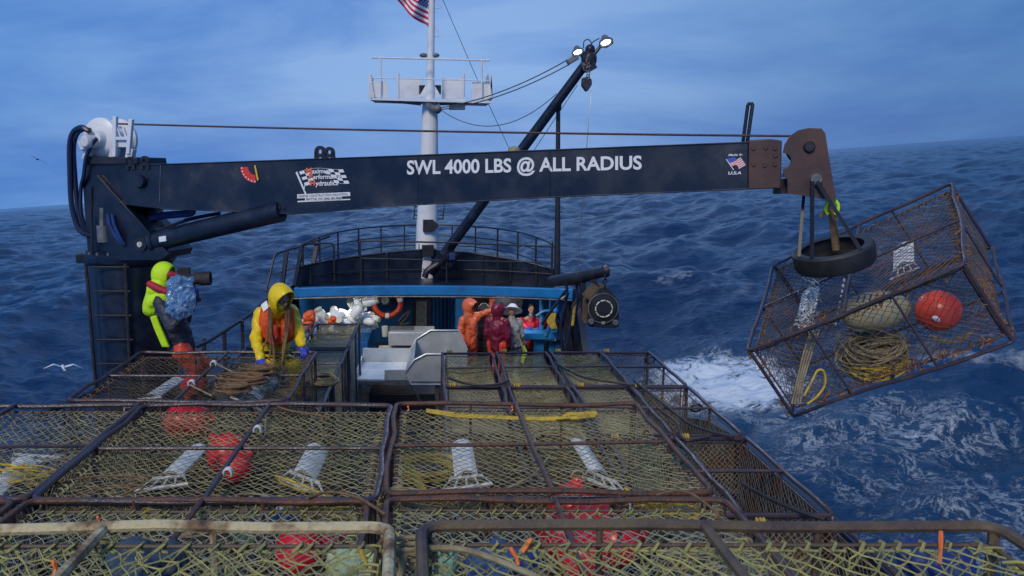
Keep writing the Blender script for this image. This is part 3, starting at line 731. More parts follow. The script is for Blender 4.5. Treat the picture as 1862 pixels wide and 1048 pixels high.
# bench and machinery on the right
wbox((948, 606), (1034, 618), 17.7, .55, 'bench_top', BLUE, sh)
wbox((972, 618), (988, 680), 17.9, .2, 'bench_leg', BLUE, sh)
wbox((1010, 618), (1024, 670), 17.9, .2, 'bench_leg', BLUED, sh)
for (a, b, r_) in (((985, 545), (985, 600), .05), ((1008, 560), (1030, 640), .06), ((1018, 545), (992, 612), .05), ((1030, 548), (1044, 636), .045)):
    MB().tube([at(*a, 17.9), at(*b, 17.7)], r_, 8).build('stay', DK2 if r_ != .05 else BLUED, sh)
p = at(925, 548, 19.2); m_ = MB(); m_.lathe([(0, -.03), (.30, -.03), (.34, 0), (.34, .12)], p, (0, 1, 0), 28); m_.build('round_cover', GREYM, sh)
p = at(1008, 566, 17.6); m_ = MB(); m_.ell(p, .09); m_.tube(curve3([at(975, 575, 17.7), at(990, 566, 17.7), at(1006, 568, 17.6), at(1012, 585, 17.6)], 6), .03, 7); m_.build('valve', BLUE, sh)
m_ = MB()
for (a, b) in (((1000, 560), (1020, 600)), ((1015, 600), (990, 618)), ((1020, 570), (1040, 640))): m_.tube(curve3([at(*a, 17.5), (at(*a, 17.5) + at(*b, 17.5)) / 2 + V(.1, 0, -.12), at(*b, 17.5)], 8), .02, 6)
m_.build('hoses', HOSE, sh)
# starboard side stays and the curved wing of the shelter
sw = single('shelter_wing', MB().prism([at(1032, 575, 17.3), at(1044, 640, 17.3), at(1034, 655, 17.3), at(1024, 600, 17.3)], (0, .06, 0)), DK2, 'dark curved plate at the starboard end of the shelter', 'plate')
hb = MB()
for (a, b, c) in (((1030, 528), (1006, 560), (985, 590)), ((1032, 532), (1020, 590), (1025, 650)), ((1045, 525), (1040, 580), (1028, 640)), ((1058, 500), (1055, 540), (1038, 590))):
    hb.tube(curve3([at(*a, 16.8), at(*b, 16.8), at(*c, 16.9)], 8), .035, 7)
single('hose_bundle', hb, HOSE, 'bundle of dark hoses hanging at the starboard end of the blue beam', 'hoses')
MB_ = MB().tube([at(1046, 548, 16.6), at(1041, 592, 16.6)], .03, 8)
single('yellow_pole', MB_, ROPEY, 'short yellow pole hanging among the dark hoses', 'pole')
m_ = MB()
for k in range(5): m_.tube(curve3([at(1002 + k * 2, 570, 17.4), at(996 + k * 3, 585, 17.4), at(1004 + k * 2, 598, 17.4)], 6), .02, 6)
single('yellow_hose', m_, ROPEY, 'loop of yellow hose behind the red jacket man', 'hose')

# tube lamp under the beam, lit
tl = empty('tube_lamp', at(640, 546, 18.2), 'lit tube lamp fixed under the foredeck above the white jars', 'lamp')
p = at(610, 545, 18.2); q = at(668, 544, 18.2); p[2] = q[2] = -2.83
MB().bar(p + V(0, 0, .05), q + V(0, 0, .05), .10, .05).build('housing', GREYM, tl)
MB().tube([p, q], .016, 8).build('tube', LAMP2, tl)
def arealamp(loc, e, sx, sy, par, col=(1, .98, .92), rot=(0, 0, 0)):
    d = bpy.data.lights.new('lamp_light', 'AREA'); d.shape = 'RECTANGLE'; d.size = sx; d.size_y = sy; d.energy = e; d.color = col
    o = bpy.data.objects.new('lamp_light', d); COL.objects.link(o); o.parent = par; o.location = tuple(np.asarray(loc) - np.array(par.location)); o.rotation_euler = rot; return o
arealamp((p + q) / 2 - V(0, 0, .05), 15, .9, .1, tl)
tl2 = empty('tube_lamp', at(880, 546, 18.4), 'lit tube lamp fixed under the foredeck above the deckhands', 'lamp')
p = V(.5, 17.95, -2.83); q = V(2.2, 17.95, -2.83)
MB().bar(p + V(0, 0, .05), q + V(0, 0, .05), .10, .05).build('housing', GREYM, tl2)
MB().tube([p, q], .016, 8).build('tube', LAMP2, tl2)
arealamp((p + q) / 2 - V(0, 0, .05), 20, 1.2, .1, tl2)

# life ring
lb = empty('life_ring', at(704, 557, 19.2), 'orange life ring with white bands hanging on the blue bulkhead', 'life ring')
c = at(704, 551, 19.2); ring = MB(); ring.tube([c + .315 * V(math.cos(t), 0, math.sin(t)) for t in np.linspace(0, 2 * math.pi, 36, endpoint=False)], .068, 10, closed=True)
ring.build('ring', REDO, lb)
for a in (15, 95, 165, 270):
    m_ = MB(); m_.tube([c + .315 * V(math.cos(t), 0, math.sin(t)) for t in np.linspace(R(a - 8), R(a + 8), 4)], .073, 10); m_.build('band', REFL, lb)
# bait jars, a heap of them
g = random.Random(5)
jar0 = None
def jar():
    r_ = empty('bait_jar', (0, 0, 0)); m_ = MB()
    m_.lathe([(0, 0), (.055, 0), (.065, .015), (.065, .17), (.045, .20), (.045, .205)], (0, 0, 0), n=12); m_.build('body', PLAST, r_)
    m_ = MB(); m_.lathe([(.052, .19), (.052, .23), (0, .232)], (0, 0, 0), n=12); m_.build('lid', PLASTC, r_); return r_
jr = jar(); k = 0
for i in range(74):
    px = g.uniform(556, 672); t = (px - 556) / 116
    topy = 585 - 22 * t - 16 * math.exp(-((px - 655) / 18) ** 2)
    py = g.uniform(topy, 606)
    o = jr if k == 0 else copy_tree(jr); k += 1
    o.location = tuple(at(px, py, g.uniform(17.2, 18.4))); o.rotation_euler = (g.uniform(0, 3), g.uniform(0, 3), g.uniform(0, 6)); s = g.uniform(1.0, 1.6); o.scale = (s, s, s)
    tag(o, 'white plastic bait jar in the heap under the foredeck', 'jar', 'white bait jars heaped under the foredeck')
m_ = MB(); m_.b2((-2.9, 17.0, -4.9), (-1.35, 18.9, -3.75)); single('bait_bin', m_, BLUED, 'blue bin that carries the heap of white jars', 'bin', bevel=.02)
for (px, py, s) in ((563, 573, .8), (607, 580, .5), (560, 590, .9)):
    m_ = MB(); m_.ell(at(px, py, 17.0), (.17 * s, .12, .12 * s), rotm((0, 1, 0), -.5 if s > .7 else .3)); m_.tube([at(px - 10, py + 5, 17.0), at(px + 9, py + 4, 16.98)], .13 * s, 10)
    single('life_vest', m_, ORV, {563: 'orange life vest folded over, on the jars behind the yellow jacket man', 607: 'small orange bundle half buried in the white jars', 560: 'orange vest lying lowest at the left end of the jars'}[px], 'life vest')
# rain jacket on a hook
m_ = MB(); m_.prism([at(890, 543, 19.1), at(902, 543, 19.1), at(906, 575, 19.1), at(888, 575, 19.1)], (0, .10, 0)); single('hanging_raincoat', m_, ORG, 'orange raincoat hanging in the doorway behind the crew', 'raincoat', bevel=.03)

# ---- stainless sorting table and launcher hoppers
st = empty('sorting_table', (-.6, 15.6, -4.9), 'stainless steel sorting table with two tall sloped hopper ends and a white tray', 'sorting table')
def plate(pts, Y, th, name, m, par=None):
    mb_ = MB(); mb_.prism([at(a, b, Y) for a, b in pts], (0, th, 0)); return mb_.build(name, m, par or st, bevel=.004)
front = [(736, 678), (753, 655), (775, 644), (812, 644), (812, 699), (748, 699)]
back = [(741, 646), (757, 617), (783, 601), (834, 601), (850, 637), (850, 668), (741, 668)]
plate(front, 15.0, .03, 'hopper_front', STEEL); plate(back, 16.4, .03, 'hopper_back', STEEL)
f3 = [at(a, b, 15.03) for a, b in front]; b3 = [at(a, b, 16.4) for a, b in ((741, 655), (757, 617), (783, 601), (834, 601))]
m_ = MB(); m_.prism([f3[0], f3[1], b3[1], b3[0]], (0, 0, -.012)); m_.prism([f3[5], f3[0], b3[0], at(741, 668, 16.4)], (.01, 0, -.01)); m_.build('hopper_slope', STEEL, st)
MB().tube([at(a, b, 14.98) for a, b in front], .02, 6, closed=True).build('rolled_edge', STEEL, st); MB().tube([at(a, b, 16.38) for a, b in back[:5]], .018, 6).build('rolled_edge', STEEL, st)
zt = at(700, 690, 15.0)[2]
m_ = MB(); m_.b2((-1.40, 15.02, zt - .03), (-.42, 16.36, zt)); m_.build('white_tray', PLAST, st, bevel=.004)
m_ = MB(); m_.b2((-1.40, 16.37, zt - .05), (-.42, 16.40, zt + .28)); m_.b2((-1.43, 15.0, zt - .05), (-1.403, 16.40, zt + .12)); m_.build('tray_wall', STEEL, st)
plate([(699, 673), (738, 673), (738, 692), (699, 692)], 14.97, .03, 'front_lip', STEEL)
m_ = MB(); m_.b2((-1.43, 14.97, zt - .10), (.2, 15.03, zt - .035)); m_.build('front_rim', GREYM, st)
for (x, y) in ((-1.35, 15.1), (-1.35, 16.3), (.1, 15.1), (.3, 16.3)):
    m_ = MB(); m_.bar((x, y, zt - .1), (x, y, sheer(y)), .07); m_.build('leg', GREYM, st)
m_ = MB(); m_.tube([at(745, 699, 15.0), at(757, 715, 15.1), at(766, 735, 15.2)], .03, 8); m_.build('drain_pipe', GREYM, st)
m_ = MB(); m_.b2((-1.2, 15.2, -5.0), (.1, 16.2, -4.35)); m_.build('lower_cabinet', DK2, st, bevel=.02)
# pale box behind
cb = empty('steel_chute_box', at(738, 628, 17.2), 'pale steel box with a flat lid behind the sorting table', 'box')
p = at(706, 605, 17.2); q = at(790, 629, 17.2); m_ = MB(); m_.b2((p[0], 17.2, q[2]), (q[0], 17.9, p[2])); m_.build('body', STEEL, cb, bevel=.01)
p = at(708, 598, 17.5); q = at(752, 603, 17.5); m_ = MB(); m_.b2((p[0], 17.4, q[2]), (q[0], 17.8, p[2])); m_.build('lid', GREYM, cb, bevel=.006)
m_ = MB(); m_.lathe([(0, 0), (.06, 0), (.07, .22), (0, .22)], at(700, 612, 17.3), (0, 0, 1), 12); m_.build('spout', PLASTC, cb)
single('white_jug', MB().lathe([(0, 0), (.05, 0), (.055, .18), (.03, .24), (0, .24)], at(679, 592, 18.3), n=12), PLASTC, 'cream jug hanging by the blue post under the life ring', 'jug')
m_ = MB(); m_.b2((-1.15, 17.3, -4.7), (-.2, 17.6, -3.95)); single('deck_box', m_, WHITED, 'stained white box low behind the tray of the sorting table', 'box', bevel=.02)
single('wash_hose', MB().tube(curve3([at(725, 585, 19.0), at(735, 574, 19.0), at(745, 566, 19.0), at(738, 580, 19), at(728, 590, 19.0), at(745, 588, 18.9)], 8), .03, 7), RUB, 'dark bent hose with nozzle beside the locker', 'hose')

# ------------------------------------------------------------------ mast
ms = empty('mast', (-.07, 19, -2.7), 'white mast with a lookout platform and a flag at its top', 'mast')
m_ = MB(); cs = [(776, 512, .29), (777, 400, .245), (780, 300, .21), (781, 232, .19), (782, 187, .17)]
m_.tube([at(a, b, 19.0) for a, b, r_ in cs], [c[2] for c in cs], 24); m_.build('lower_mast', WHITE, ms)
m_ = MB(); m_.tube([at(782, 187, 19.0), at(783, 100, 19.0), at(785, 0, 19.0), at(787, -160, 19.0)], [.10, .085, .07, .05], 16); m_.build('upper_mast', WHITE, ms)
m_ = MB()
for s in (-1, 1): m_.prism([at(782 + s * 20, 176, 19.0), at(782 + s * 5, 150, 19.0), at(782, 150, 19.0), at(782, 176, 19.0)], (0, .02, 0))
m_.build('gusset', WHITE, ms)
for s in (-1, 1): MB().b2(at(782 + s * 13 - 7, 155, 19.2), at(782 + s * 13 + 7, 172, 19.3)).build('speaker_horn', DK2, ms, bevel=.01)
# rungs at the side
for s, x in ((-1, 752), (1, 805)):
    m_ = MB(); m_.tube([at(x + 3, 373, 18.95), at(x, 400, 18.95)], .014, 6)
    for py in (376, 384, 392, 398): m_.tube([at(x, py, 18.95), at(x - s * 8, py, 18.95)], .011, 5)
    m_.build('step_irons', DK2, ms)
# boxes on the mast
m_ = MB(); m_.prism([at(769, 400, 18.65), at(787, 400, 18.65), at(797, 409, 18.65), at(797, 413, 18.65), at(787, 422, 18.65), at(769, 422, 18.65)], (0, .12, 0)); m_.build('floodlight_back', DK2, ms, bevel=.008)
wbox((767, 446), (789, 467), 18.6, .12, 'junction_box', DK2, ms)
m_ = MB(); m_.tube([at(762, 444, 18.6), at(762, 469, 18.6)], .012, 6); m_.tube([at(762, 454, 18.6), at(768, 454, 18.6)], .01, 5); m_.build('box_bracket', DK2, ms)
# platform
pt = empty('lookout_platform', at(782, 187, 19), 'white lookout platform with panels and railing on the mast', 'platform')
m_ = MB(); A = at(673, 178, 18.6); B = at(892, 184, 18.6); A2 = A + V(.05, .9, 0); B2 = B + V(-.05, .9, 0)
m_.prism([A, B, B2, A2], (0, 0, -.05)); m_.build('floor', WHITE, pt)
m_ = MB(); mid = at(765, 192, 18.9); mid2 = at(800, 192, 18.9)
m_.prism([A - V(0, 0, .055), at(768, 184, 18.6), mid], (0, .04, 0)); m_.prism([B - V(0, 0, .055), at(800, 186, 18.6), mid2], (0, .04, 0)); m_.build('bracket', GREYM, pt)
for (x0, x1, y0, y1, Y) in ((670, 706, 148, 177, 18.65), (722, 768, 143, 178, 19.4), (804, 842, 143, 180, 19.4), (858, 892, 150, 181, 18.65)):
    wbox((x0, y0), (x1, y1), Y, .02, 'panel', WHITE, pt, bev=.004)
for sgn, x0, x1 in ((-1, 668, 678), (1, 888, 898)):
    m_ = MB(); m_.prism([at(x0, 134, 18.6), at(x0 + 6, 135, 18.6), at(x1 + (3 if sgn < 0 else -8), 177, 18.6), at(x1 - (4 if sgn < 0 else 2), 180, 18.6)], (0, .85, 0)); m_.build('end_panel', WHITE, pt)
m_ = MB(); m_.tube([at(676, 105, 18.6), at(890, 110, 18.6)], .022, 7); m_.tube([at(676, 142, 18.6), at(890, 147, 18.6)], .014, 6)
for px in (692, 724, 843, 876): m_.tube([at(px, 106 if px in (692, 876) else 134, 18.6), at(px, 178, 18.6)], .022 if px in (692, 876) else .03, 7)
m_.build('railing', WHITE, pt)
wbox((817, 181), (846, 199), 18.9, .3, 'antenna_box', WHITE, pt)
m_ = MB(); m_.ell(at(770, 101, 19.0), (.09, .09, .05)); m_.ell(at(792, 101, 19.0), (.09, .09, .05)); m_.tube([at(768, 103, 19), at(795, 103, 19)], .02, 6); m_.build('anchor_lights', GREYM, pt)
for q_ in (((790, 48), (803, 66), (790, 66)), ((790, 0), (804, 15), (790, 16))): MB().tube([at(*q, 19) for q in q_], .012, 6).build('aerial_bracket', WHITE, ms)
m_ = MB(); c = at(787, 194, 18.7); m_.bar(at(776, 190, 18.7), at(800, 202, 18.7), .14, .10); m_.ell(at(795, 199, 18.6), .10); single('masthead_block', m_, GREYM, 'grey topping lift block shackled under the platform', 'block')

# flag
def make_flag():
    fl = empty('flag', at(786, 50, 19), 'waving flag with red and white stripes and a starred blue canton', 'flag')
    nx_, ny_ = 44, 26; H0 = at(781, 50, 18.95); H1 = at(790, -14, 18.95); F0 = at(721, 2, 18.7); F1 = at(735, -52, 18.8)
    vs = []
    for i in range(nx_ + 1):
        s = i / nx_
        for j in range(ny_ + 1):
            t = j / ny_; a = H0 + (H1 - H0) * t; b = F0 + (F1 - F0) * t; p = a + (b - a) * s
            wv = math.sin(s * 9.5 + t * 1.2); p = p + V(.02 * wv, .16 * wv * min(1, s * 3), .035 * math.sin(s * 7 + 1.2) * min(1, s * 3) - .05 * math.sin(math.pi * s))
            vs.append(p)
    mb_ = MB()
    for i in range(nx_):
        for j in range(ny_):
            mb_.cur = 2 if (i < nx_ * .40 and j >= ny_ * 6 / 13) else ((j // 2) % 2)
            a = i * (ny_ + 1) + j
            if not mb_.v: mb_.add(vs, [])
            mb_.f.append((a, a + 1, a + ny_ + 2, a + ny_ + 1)); mb_.mi.append(mb_.cur)
    o = mb_.build('cloth', [mat('flag_red', (.55, .03, .07), rough=.8), mat('flag_white', (.8, .8, .82), rough=.8), mat('flag_blue', (.03, .05, .25), rough=.8)], fl)
    md = o.modifiers.new('thick', 'SOLIDIFY'); md.thickness = .004; md.offset = 0
    # stars
    def P(s, t):
        i = s * nx_; j = t * ny_; i0 = int(i); j0 = int(j); q = np.array(vs).reshape(nx_ + 1, ny_ + 1, 3)
        return q[i0, j0] * (1 - i + i0) * (1 - j + j0) + q[i0 + 1, j0] * (i - i0) * (1 - j + j0) + q[i0, j0 + 1] * (1 - i + i0) * (j - j0) + q[i0 + 1, j0 + 1] * (i - i0) * (j - j0)
    sm = MB()
    for r_ in range(9):
        for c_ in range(6 if r_ % 2 == 0 else 5):
            s0 = .40 * ((c_ + .5 + (.5 if r_ % 2 else 0)) / 6.1); t0 = 6 / 13 + (7 / 13) * ((r_ + .6) / 9.3)
            pts = []
            for k_ in range(10):
                an = math.pi / 2 + k_ * math.pi / 5; rr_ = .024 if k_ % 2 == 0 else .010
                pts.append(P(min(max(s0 + rr_ * math.cos(an) * .75, 0), .99), min(max(t0 + rr_ * math.sin(an) * 1.2, 0), .985)) - V(0, .006, 0))
            sm.add(pts, [tuple(range(10))]); sm.add([q + V(0, .012, 0) for q in pts], [tuple(range(9, -1, -1))])
    sm.build('stars', MATS['flag_white'], fl, smooth=False)
make_flag()

# derrick boom with working lights
db = empty('derrick', at(790, 490, 18.2), 'dark derrick boom rising to starboard from the mast foot with two lit floodlights', 'derrick')
p0 = at(783, 496, 18.4); p1 = at(1068, 112, 17.2)
m_ = MB(); m_.tube([p0, p0 + (p1 - p0) * .5, p1], [.12, .115, .095], 16); m_.build('boom', DK, db)
m_ = MB(); m_.ell(at(812, 478, 18.2), (.22, .16, .2)); m_.cyl(at(800, 470, 18.0), at(826, 466, 18.2), .13); m_.tube(curve3([at(772, 505, 18.1), at(778, 492, 18.1), at(798, 478, 18.1), at(806, 460, 18.1)], 6), .07, 8); m_.build('heel_fitting', DK2, db)
wbox((817, 461), (828, 473), 17.9, .1, 'motor_cap', BLUH, db)
m_ = MB(); m_.ell(at(1071, 108, 17.1), (.16, .12, .2)); m_.bar(at(1062, 96, 17.1), at(1078, 128, 17.1), .2, .16); m_.ell(at(1073, 90, 17.1), (.1, .1, .1)); m_.ell(at(1063, 122, 17.1), (.1, .1, .12)); m_.build('head_fitting', DK2, db)
m_ = MB(); m_.tube([at(1080, 100, 17.1), at(1092, 84, 17.1)], .035, 8); m_.tube([at(1068, 96, 17.1), at(1056, 98, 17.1)], .03, 8); m_.build('lamp_arm', DK2, db)
m_ = MB(); m_.tube(curve3([at(1061, 88, 17.1), at(1062, 76, 17.1), at(1069, 72, 17.1), at(1075, 78, 17.1), at(1072, 88, 17.1), at(1078, 77, 17.1), at(1090, 70, 17.1)], 6), .011, 5); m_.build('lamp_cable', RUB, db)
for (px, py, s, e) in ((1101, 75, .8, 150), (1050, 93, .68, 120)):
    c = at(px, py, 17.0); ax = nrm((.15, -.5, -.85)); hd = MB(); hd.lathe([(0, -.16 * s), (.07 * s, -.15 * s), (.11 * s, -.06 * s), (.19 * s, .03 * s), (.20 * s, .07 * s), (.17 * s, .07 * s), (.15 * s, .02 * s), (0, .01 * s)], c, ax, 6)
    h_ = hd.build('floodlight', GREYM, db); ln = MB(); ln.lathe([(0, .045 * s), (.10 * s, .042 * s), (.125 * s, .035 * s)], c, ax, 16); ln.build('lens', LAMP, h_)
    d = bpy.data.lights.new('floodlight_light', 'SPOT'); d.energy = e; d.spot_size = R(120); d.spot_blend = .6; d.shadow_soft_size = .12; d.color = (.95, .97, 1)
    o = bpy.data.objects.new('floodlight_light', d); COL.objects.link(o); o.parent = h_; o.location = tuple(c + ax * .11 + V(.0, -.25, 0) - np.array(db.location)); o.rotation_euler = Vector(-ax).to_track_quat('Z', 'Y').to_euler()
# hanging block at boom tip
hbk = empty('cargo_block', at(1067, 165, 17.0), 'black snatch block hanging by chain from the derrick tip', 'block')
m_ = MB(); c = at(1067, 151, 17.0); m_.prism([c + V(a, 0, b) for a, b in ((-.09, .10), (.03, .13), (.10, .07), (.11, -.03), (.03, -.16), (-.01, -.17), (-.10, -.05))], (0, .12, 0)); m_.build('cheek', DK2, hbk, bevel=.02)
m_ = MB()
for k in range(5):
    q = at(1069 + (k % 2), 112 + k * 7, 17.0); m_.tube([q + V(.03 * math.cos(t), .03 * math.sin(t) * (k % 2), .05 * math.sin(t)) for t in np.linspace(0, 2 * math.pi, 10, endpoint=False)], .012, 6, closed=True)
m_.tube([at(1058, 114, 17), at(1062, 128, 17), at(1068, 131, 17)], .012, 5); m_.build('chain', GREYM, hbk)
# topping lift block and wires
m_ = MB(); m_.bar(at(1031, 114, 17.1), at(1050, 103, 17.1), .14, .12); single('topping_block', m_, GREYM, 'light grey topping lift block beside the left floodlight', 'block', bevel=.02)
def wire(name, pts, r_, m, label, cat='wire rope'):
    return single(name, MB().tube(pts, r_, 5), m, label, cat)
WIRE = mat('wire_rope_steel', (.05, .05, .06), (.09, .08, .08), rough=.5, scale=30)
wire('wire_rope', cable(at(795, 197, 18.6), at(1034, 108, 17.1), .15), .012, WIRE, 'upper of the two taut topping lift wires right of the mast')
wire('wire_rope', cable(at(797, 200, 18.6), at(1036, 117, 17.1), .15), .012, WIRE, 'lower of the two taut topping lift wires right of the mast')
wire('wire_rope', cable(at(800, 199, 18.6), at(1012, 171, 17.4), .5), .009, WIRE, 'slack wire sagging between the mast and the derrick boom')
wire('wire_rope', [at(801, -10, 19), at(870, 150, 19), at(935, 290, 19.5)], .007, WIRE, 'thin stay from the mast top down behind the crane boom')
wire('wire_rope', [at(1075, 165, 17.0), at(1062, 330, 15.9), at(1050, 500, 15.0)], .008, WIRE, 'thin vertical wire from the derrick block down to the davit')
wire('wire_rope', [at(1050, 155, 17.1), at(960, 290, 18.0)], .007, WIRE, 'thin diagonal wire below the derrick boom')
# vertical post with stay
vp = empty('starboard_post', at(1014, 508, 17.6), 'slim dark post standing at the starboard corner of the foredeck', 'post')
m_ = MB(); m_.tube([at(1013, 515, 17.6), at(1014, 380, 17.6), at(1015, 196, 17.6)], [.075, .055, .045], 10); m_.build('pole', DK2, vp)
m_ = MB(); m_.cyl(at(1015, 200, 17.6), at(1018, 182, 17.5), .06, .05); m_.build('head', DK2, vp)

# davit and hauler block
dv = empty('davit', at(1030, 515, 16.2), 'black davit arm reaching out to starboard of the foredeck', 'davit')
m_ = MB(); m_.tube([at(1003, 512, 16.6), at(1050, 506, 15.8), at(1104, 493, 15.3)], [.11, .13, .09], 12); m_.cyl(at(1098, 494, 15.3), at(1105, 492, 15.3), .12, .12); m_.build('arm', DK2, dv)
m_ = MB(); m_.bar(at(1059, 508, 15.7), at(1062, 575, 15.7), .10, .10); m_.bar(at(1076, 508, 15.5), at(1085, 524, 15.5), .14, .10); m_.build('bracket', DK2, dv)
m_ = MB()
for a, b in (((1054, 512), (1052, 560)), ((1048, 512), (1040, 560)), ((1030, 515), (1020, 545))): m_.tube(curve3([at(*a, 15.9), (at(*a, 15.9) + at(*b, 15.9)) / 2 + V(.06, 0, -.05), at(*b, 15.9)], 6), .03, 7)
m_.build('hose', HOSE, dv)
hk = empty('hauler_block', at(1097, 596, 15.2), 'round black crab line hauler with a pale ringed wheel hanging from the davit', 'line hauler')
c = at(1096, 560, 15.2); m_ = MB(); pts = [at(a, b, 15.2) for a, b in ((1090, 523), (1106, 523), (1123, 545), (1126, 575), (1125, 594), (1118, 597), (1072, 595), (1068, 588), (1071, 550))]
m_.prism(pts, (0, .06, 0)); m_.build('back_plate', DK2, hk, bevel=.01)
m_ = MB(); m_.prism([q + V(-.05, .30, .02) for q in pts], (0, .05, 0)); m_.bar(at(1070, 545, 15.3), at(1088, 522, 15.3), .05, .3); m_.build('rear_plate', FRAMEO, hk)
m_ = MB(); m_.lathe([(0, -.10), (.14, -.10), (.16, -.06), (.25, -.05), (.275, -.02), (.27, .0)], c, (0, 1, 0), 40); m_.build('wheel', DK2, hk)
m_ = MB(); m_.lathe([(.268, -.055), (.285, -.055), (.285, 0), (.268, 0)], c, (0, 1, 0), 40); m_.build('outer_ring', GREYM, hk)
m_ = MB()
for k in range(9):
    a0 = k * 40; ring_ = [c + V(.155 * math.cos(R(a)), -.108, .155 * math.sin(R(a))) for a in np.linspace(a0 + 3, a0 + 35, 5)]; m_.tube(ring_, .014, 6)
m_.build('ring_marks', PLASTC, hk)
for (px, py) in ((1075, 585), (1119, 587)):
    m_ = MB(); q = at(px, py, 15.15); m_.lathe([(0, -.03), (.045, -.03), (.06, 0)], q, (0, 1, 0), 14); m_.build('roller', GREYM, hk)
wbox((1094, 583), (1100, 590), 15.16, .04, 'maker_plate', PLASTC, hk, bev=.002)
m_ = MB()
for k in range(3):
    q = at(1100, 504 + k * 8, 15.2); m_.tube([q + V(.035 * math.cos(t) * (1 if k % 2 else .4), .035 * math.cos(t) * (0 if k % 2 else 1), .055 * math.sin(t)) for t in np.linspace(0, 2 * math.pi, 12, endpoint=False)], .013, 6, closed=True)
m_.build('chain', DK2, hk)
# ------------------------------------------------------------------ deck crane
B0 = V(-4.05, 10.35, 0); B1 = V(3.45, 8.0, 0)
bu = nrm(B1 - B0); bn = nrm(np.cross((0, 0, 1), bu)); bn = bn if bn[1] > 0 else -bn   # bn points away from the camera
def onb(px, py, off=0.0):
    r_ = ray(px, py); o = B0 + bn * off; t = (o @ bn) / (r_ @ bn); return r_ * t
cr_ = empty('deck_crane', (-4.0, 10.85, -5.1), 'black knuckle deck crane with a long lettered boom across the picture', 'crane')
def cplate(pts, name, m, off=0, th=.1, par=None, bev=.006):
    mb_ = MB(); mb_.prism([onb(a, b, off) for a, b in pts], bn * th); return mb_.build(name, m, par or cr_, bevel=bev)
# pedestal
pc = V(-3.98, 10.85, 0)
m_ = MB(); m_.lathe([(.66, -5.1), (.66, -5.0), (.53, -4.98), (.53, -1.32), (.56, -1.30), (.585, -1.26), (.585, -1.17), (.55, -1.14), (.50, -1.12), (.44, -1.08), (.44, -.05)], pc, (0, 0, 1), 40); m_.build('pedestal', DK, cr_)
m_ = MB(); m_.bar((pc[0] - .50, 10.75, -1.24), (pc[0] - .66, 10.7, -1.24), .12, .12); m_.build('collar_lug', DK2, cr_, bevel=.01)
m_ = MB()
for k in range(22):
    a = 2 * math.pi * k / 22; m_.cyl(pc + V(.56 * math.cos(a), .56 * math.sin(a), -1.18), pc + V(.56 * math.cos(a), .56 * math.sin(a), -1.13), .018, n=6)
m_.build('collar_bolts', GREYM, cr_)
# ladder on the pedestal
m_ = MB(); zb = -4.6
for px0, px1 in ((154, 173), (226, 237)):
    m_.tube([at(px0 + 2, 480, 10.28), at(px1, 690, 10.28), at(px1, 690, 10.28) - V(0, 0, 1.6)], .022, 7)
for k in range(9):
    z = at(160, 486 + k * 44, 10.28)[2]; m_.tube([V(-4.27, 10.28, z), V(-3.80, 10.28, z)], .014, 6)
m_.build('ladder', BLK, cr_)
# king post cheeks
cplate([(155, 290), (240, 296), (292, 300), (292, 380), (226, 372), (305, 458), (300, 470), (160, 470), (150, 330)], 'king_post', DK, .02, .55)
cplate([(165, 318), (176, 318), (307, 462), (292, 474), (196, 474), (170, 380)], 'gusset', DK, -.04, .05)
cplate([(152, 284), (248, 287), (250, 298), (152, 299)], 'head_plate', DK2, -.02, .6)
cplate([(225, 372), (272, 375), (292, 412), (268, 408), (240, 390)], 'rear_strut', DK2, .3, .1)
m_ = MB(); c = onb(254, 330, -.03); m_.lathe([(0, -.03), (.07, -.03), (.085, 0), (.085, .05)], c, bn, 20); m_.build('pivot_pin', DK, cr_)
m_ = MB(); c = onb(188, 378, 0); m_.cyl(c, onb(188, 410, 0), .05); m_.cyl(onb(188, 410, 0), onb(190, 440, 0), .085); m_.build('slew_motor', GREYM, cr_)
m_ = MB(); m_.tube([onb(166, 340, -.05), onb(168, 470, -.05)], .016, 6); m_.build('conduit', DK2, cr_)
# lift cylinder
a = onb(266, 443, .05); b = onb(512, 384, .05); d = nrm(b - a)
m_ = MB(); m_.cyl(a + d * .12, b, .125, .125, 20); m_.cyl(a + d * .10, a + d * .16, .14, .14, 20); m_.build('lift_cylinder', DK, cr_)
m_ = MB(); m_.lathe([(0, -.12), (.085, -.12), (.085, .12), (0, .12)], a, bn, 16); m_.build('cylinder_eye', DK2, cr_)
m_ = MB(); m_.lathe([(0, -.14), (.035, -.14), (.035, -.1)], a, bn, 12); m_.build('cylinder_pin', WHITED, cr_)
cplate([(288, 431), (301, 429), (302, 439), (289, 441)], 'cylinder_label', REFL, -.085, .02)
m_ = MB(); m_.tube(curve3([onb(256, 400, .3), onb(300, 392, .25), onb(345, 388, .25), onb(350, 382, .25)], 8), .045, 8); m_.build('sleeved_hoses', BLUH, cr_)
m_ = MB(); m_.tube(curve3([onb(262, 440, .2), onb(300, 415, .2), onb(350, 398, .2), onb(400, 388, .2)], 8), .022, 7); m_.tube(curve3([onb(335, 400, .18), onb(360, 394, .18), onb(382, 390, .18)], 6), .015, 6); m_.build('return_hose', HOSE, cr_)
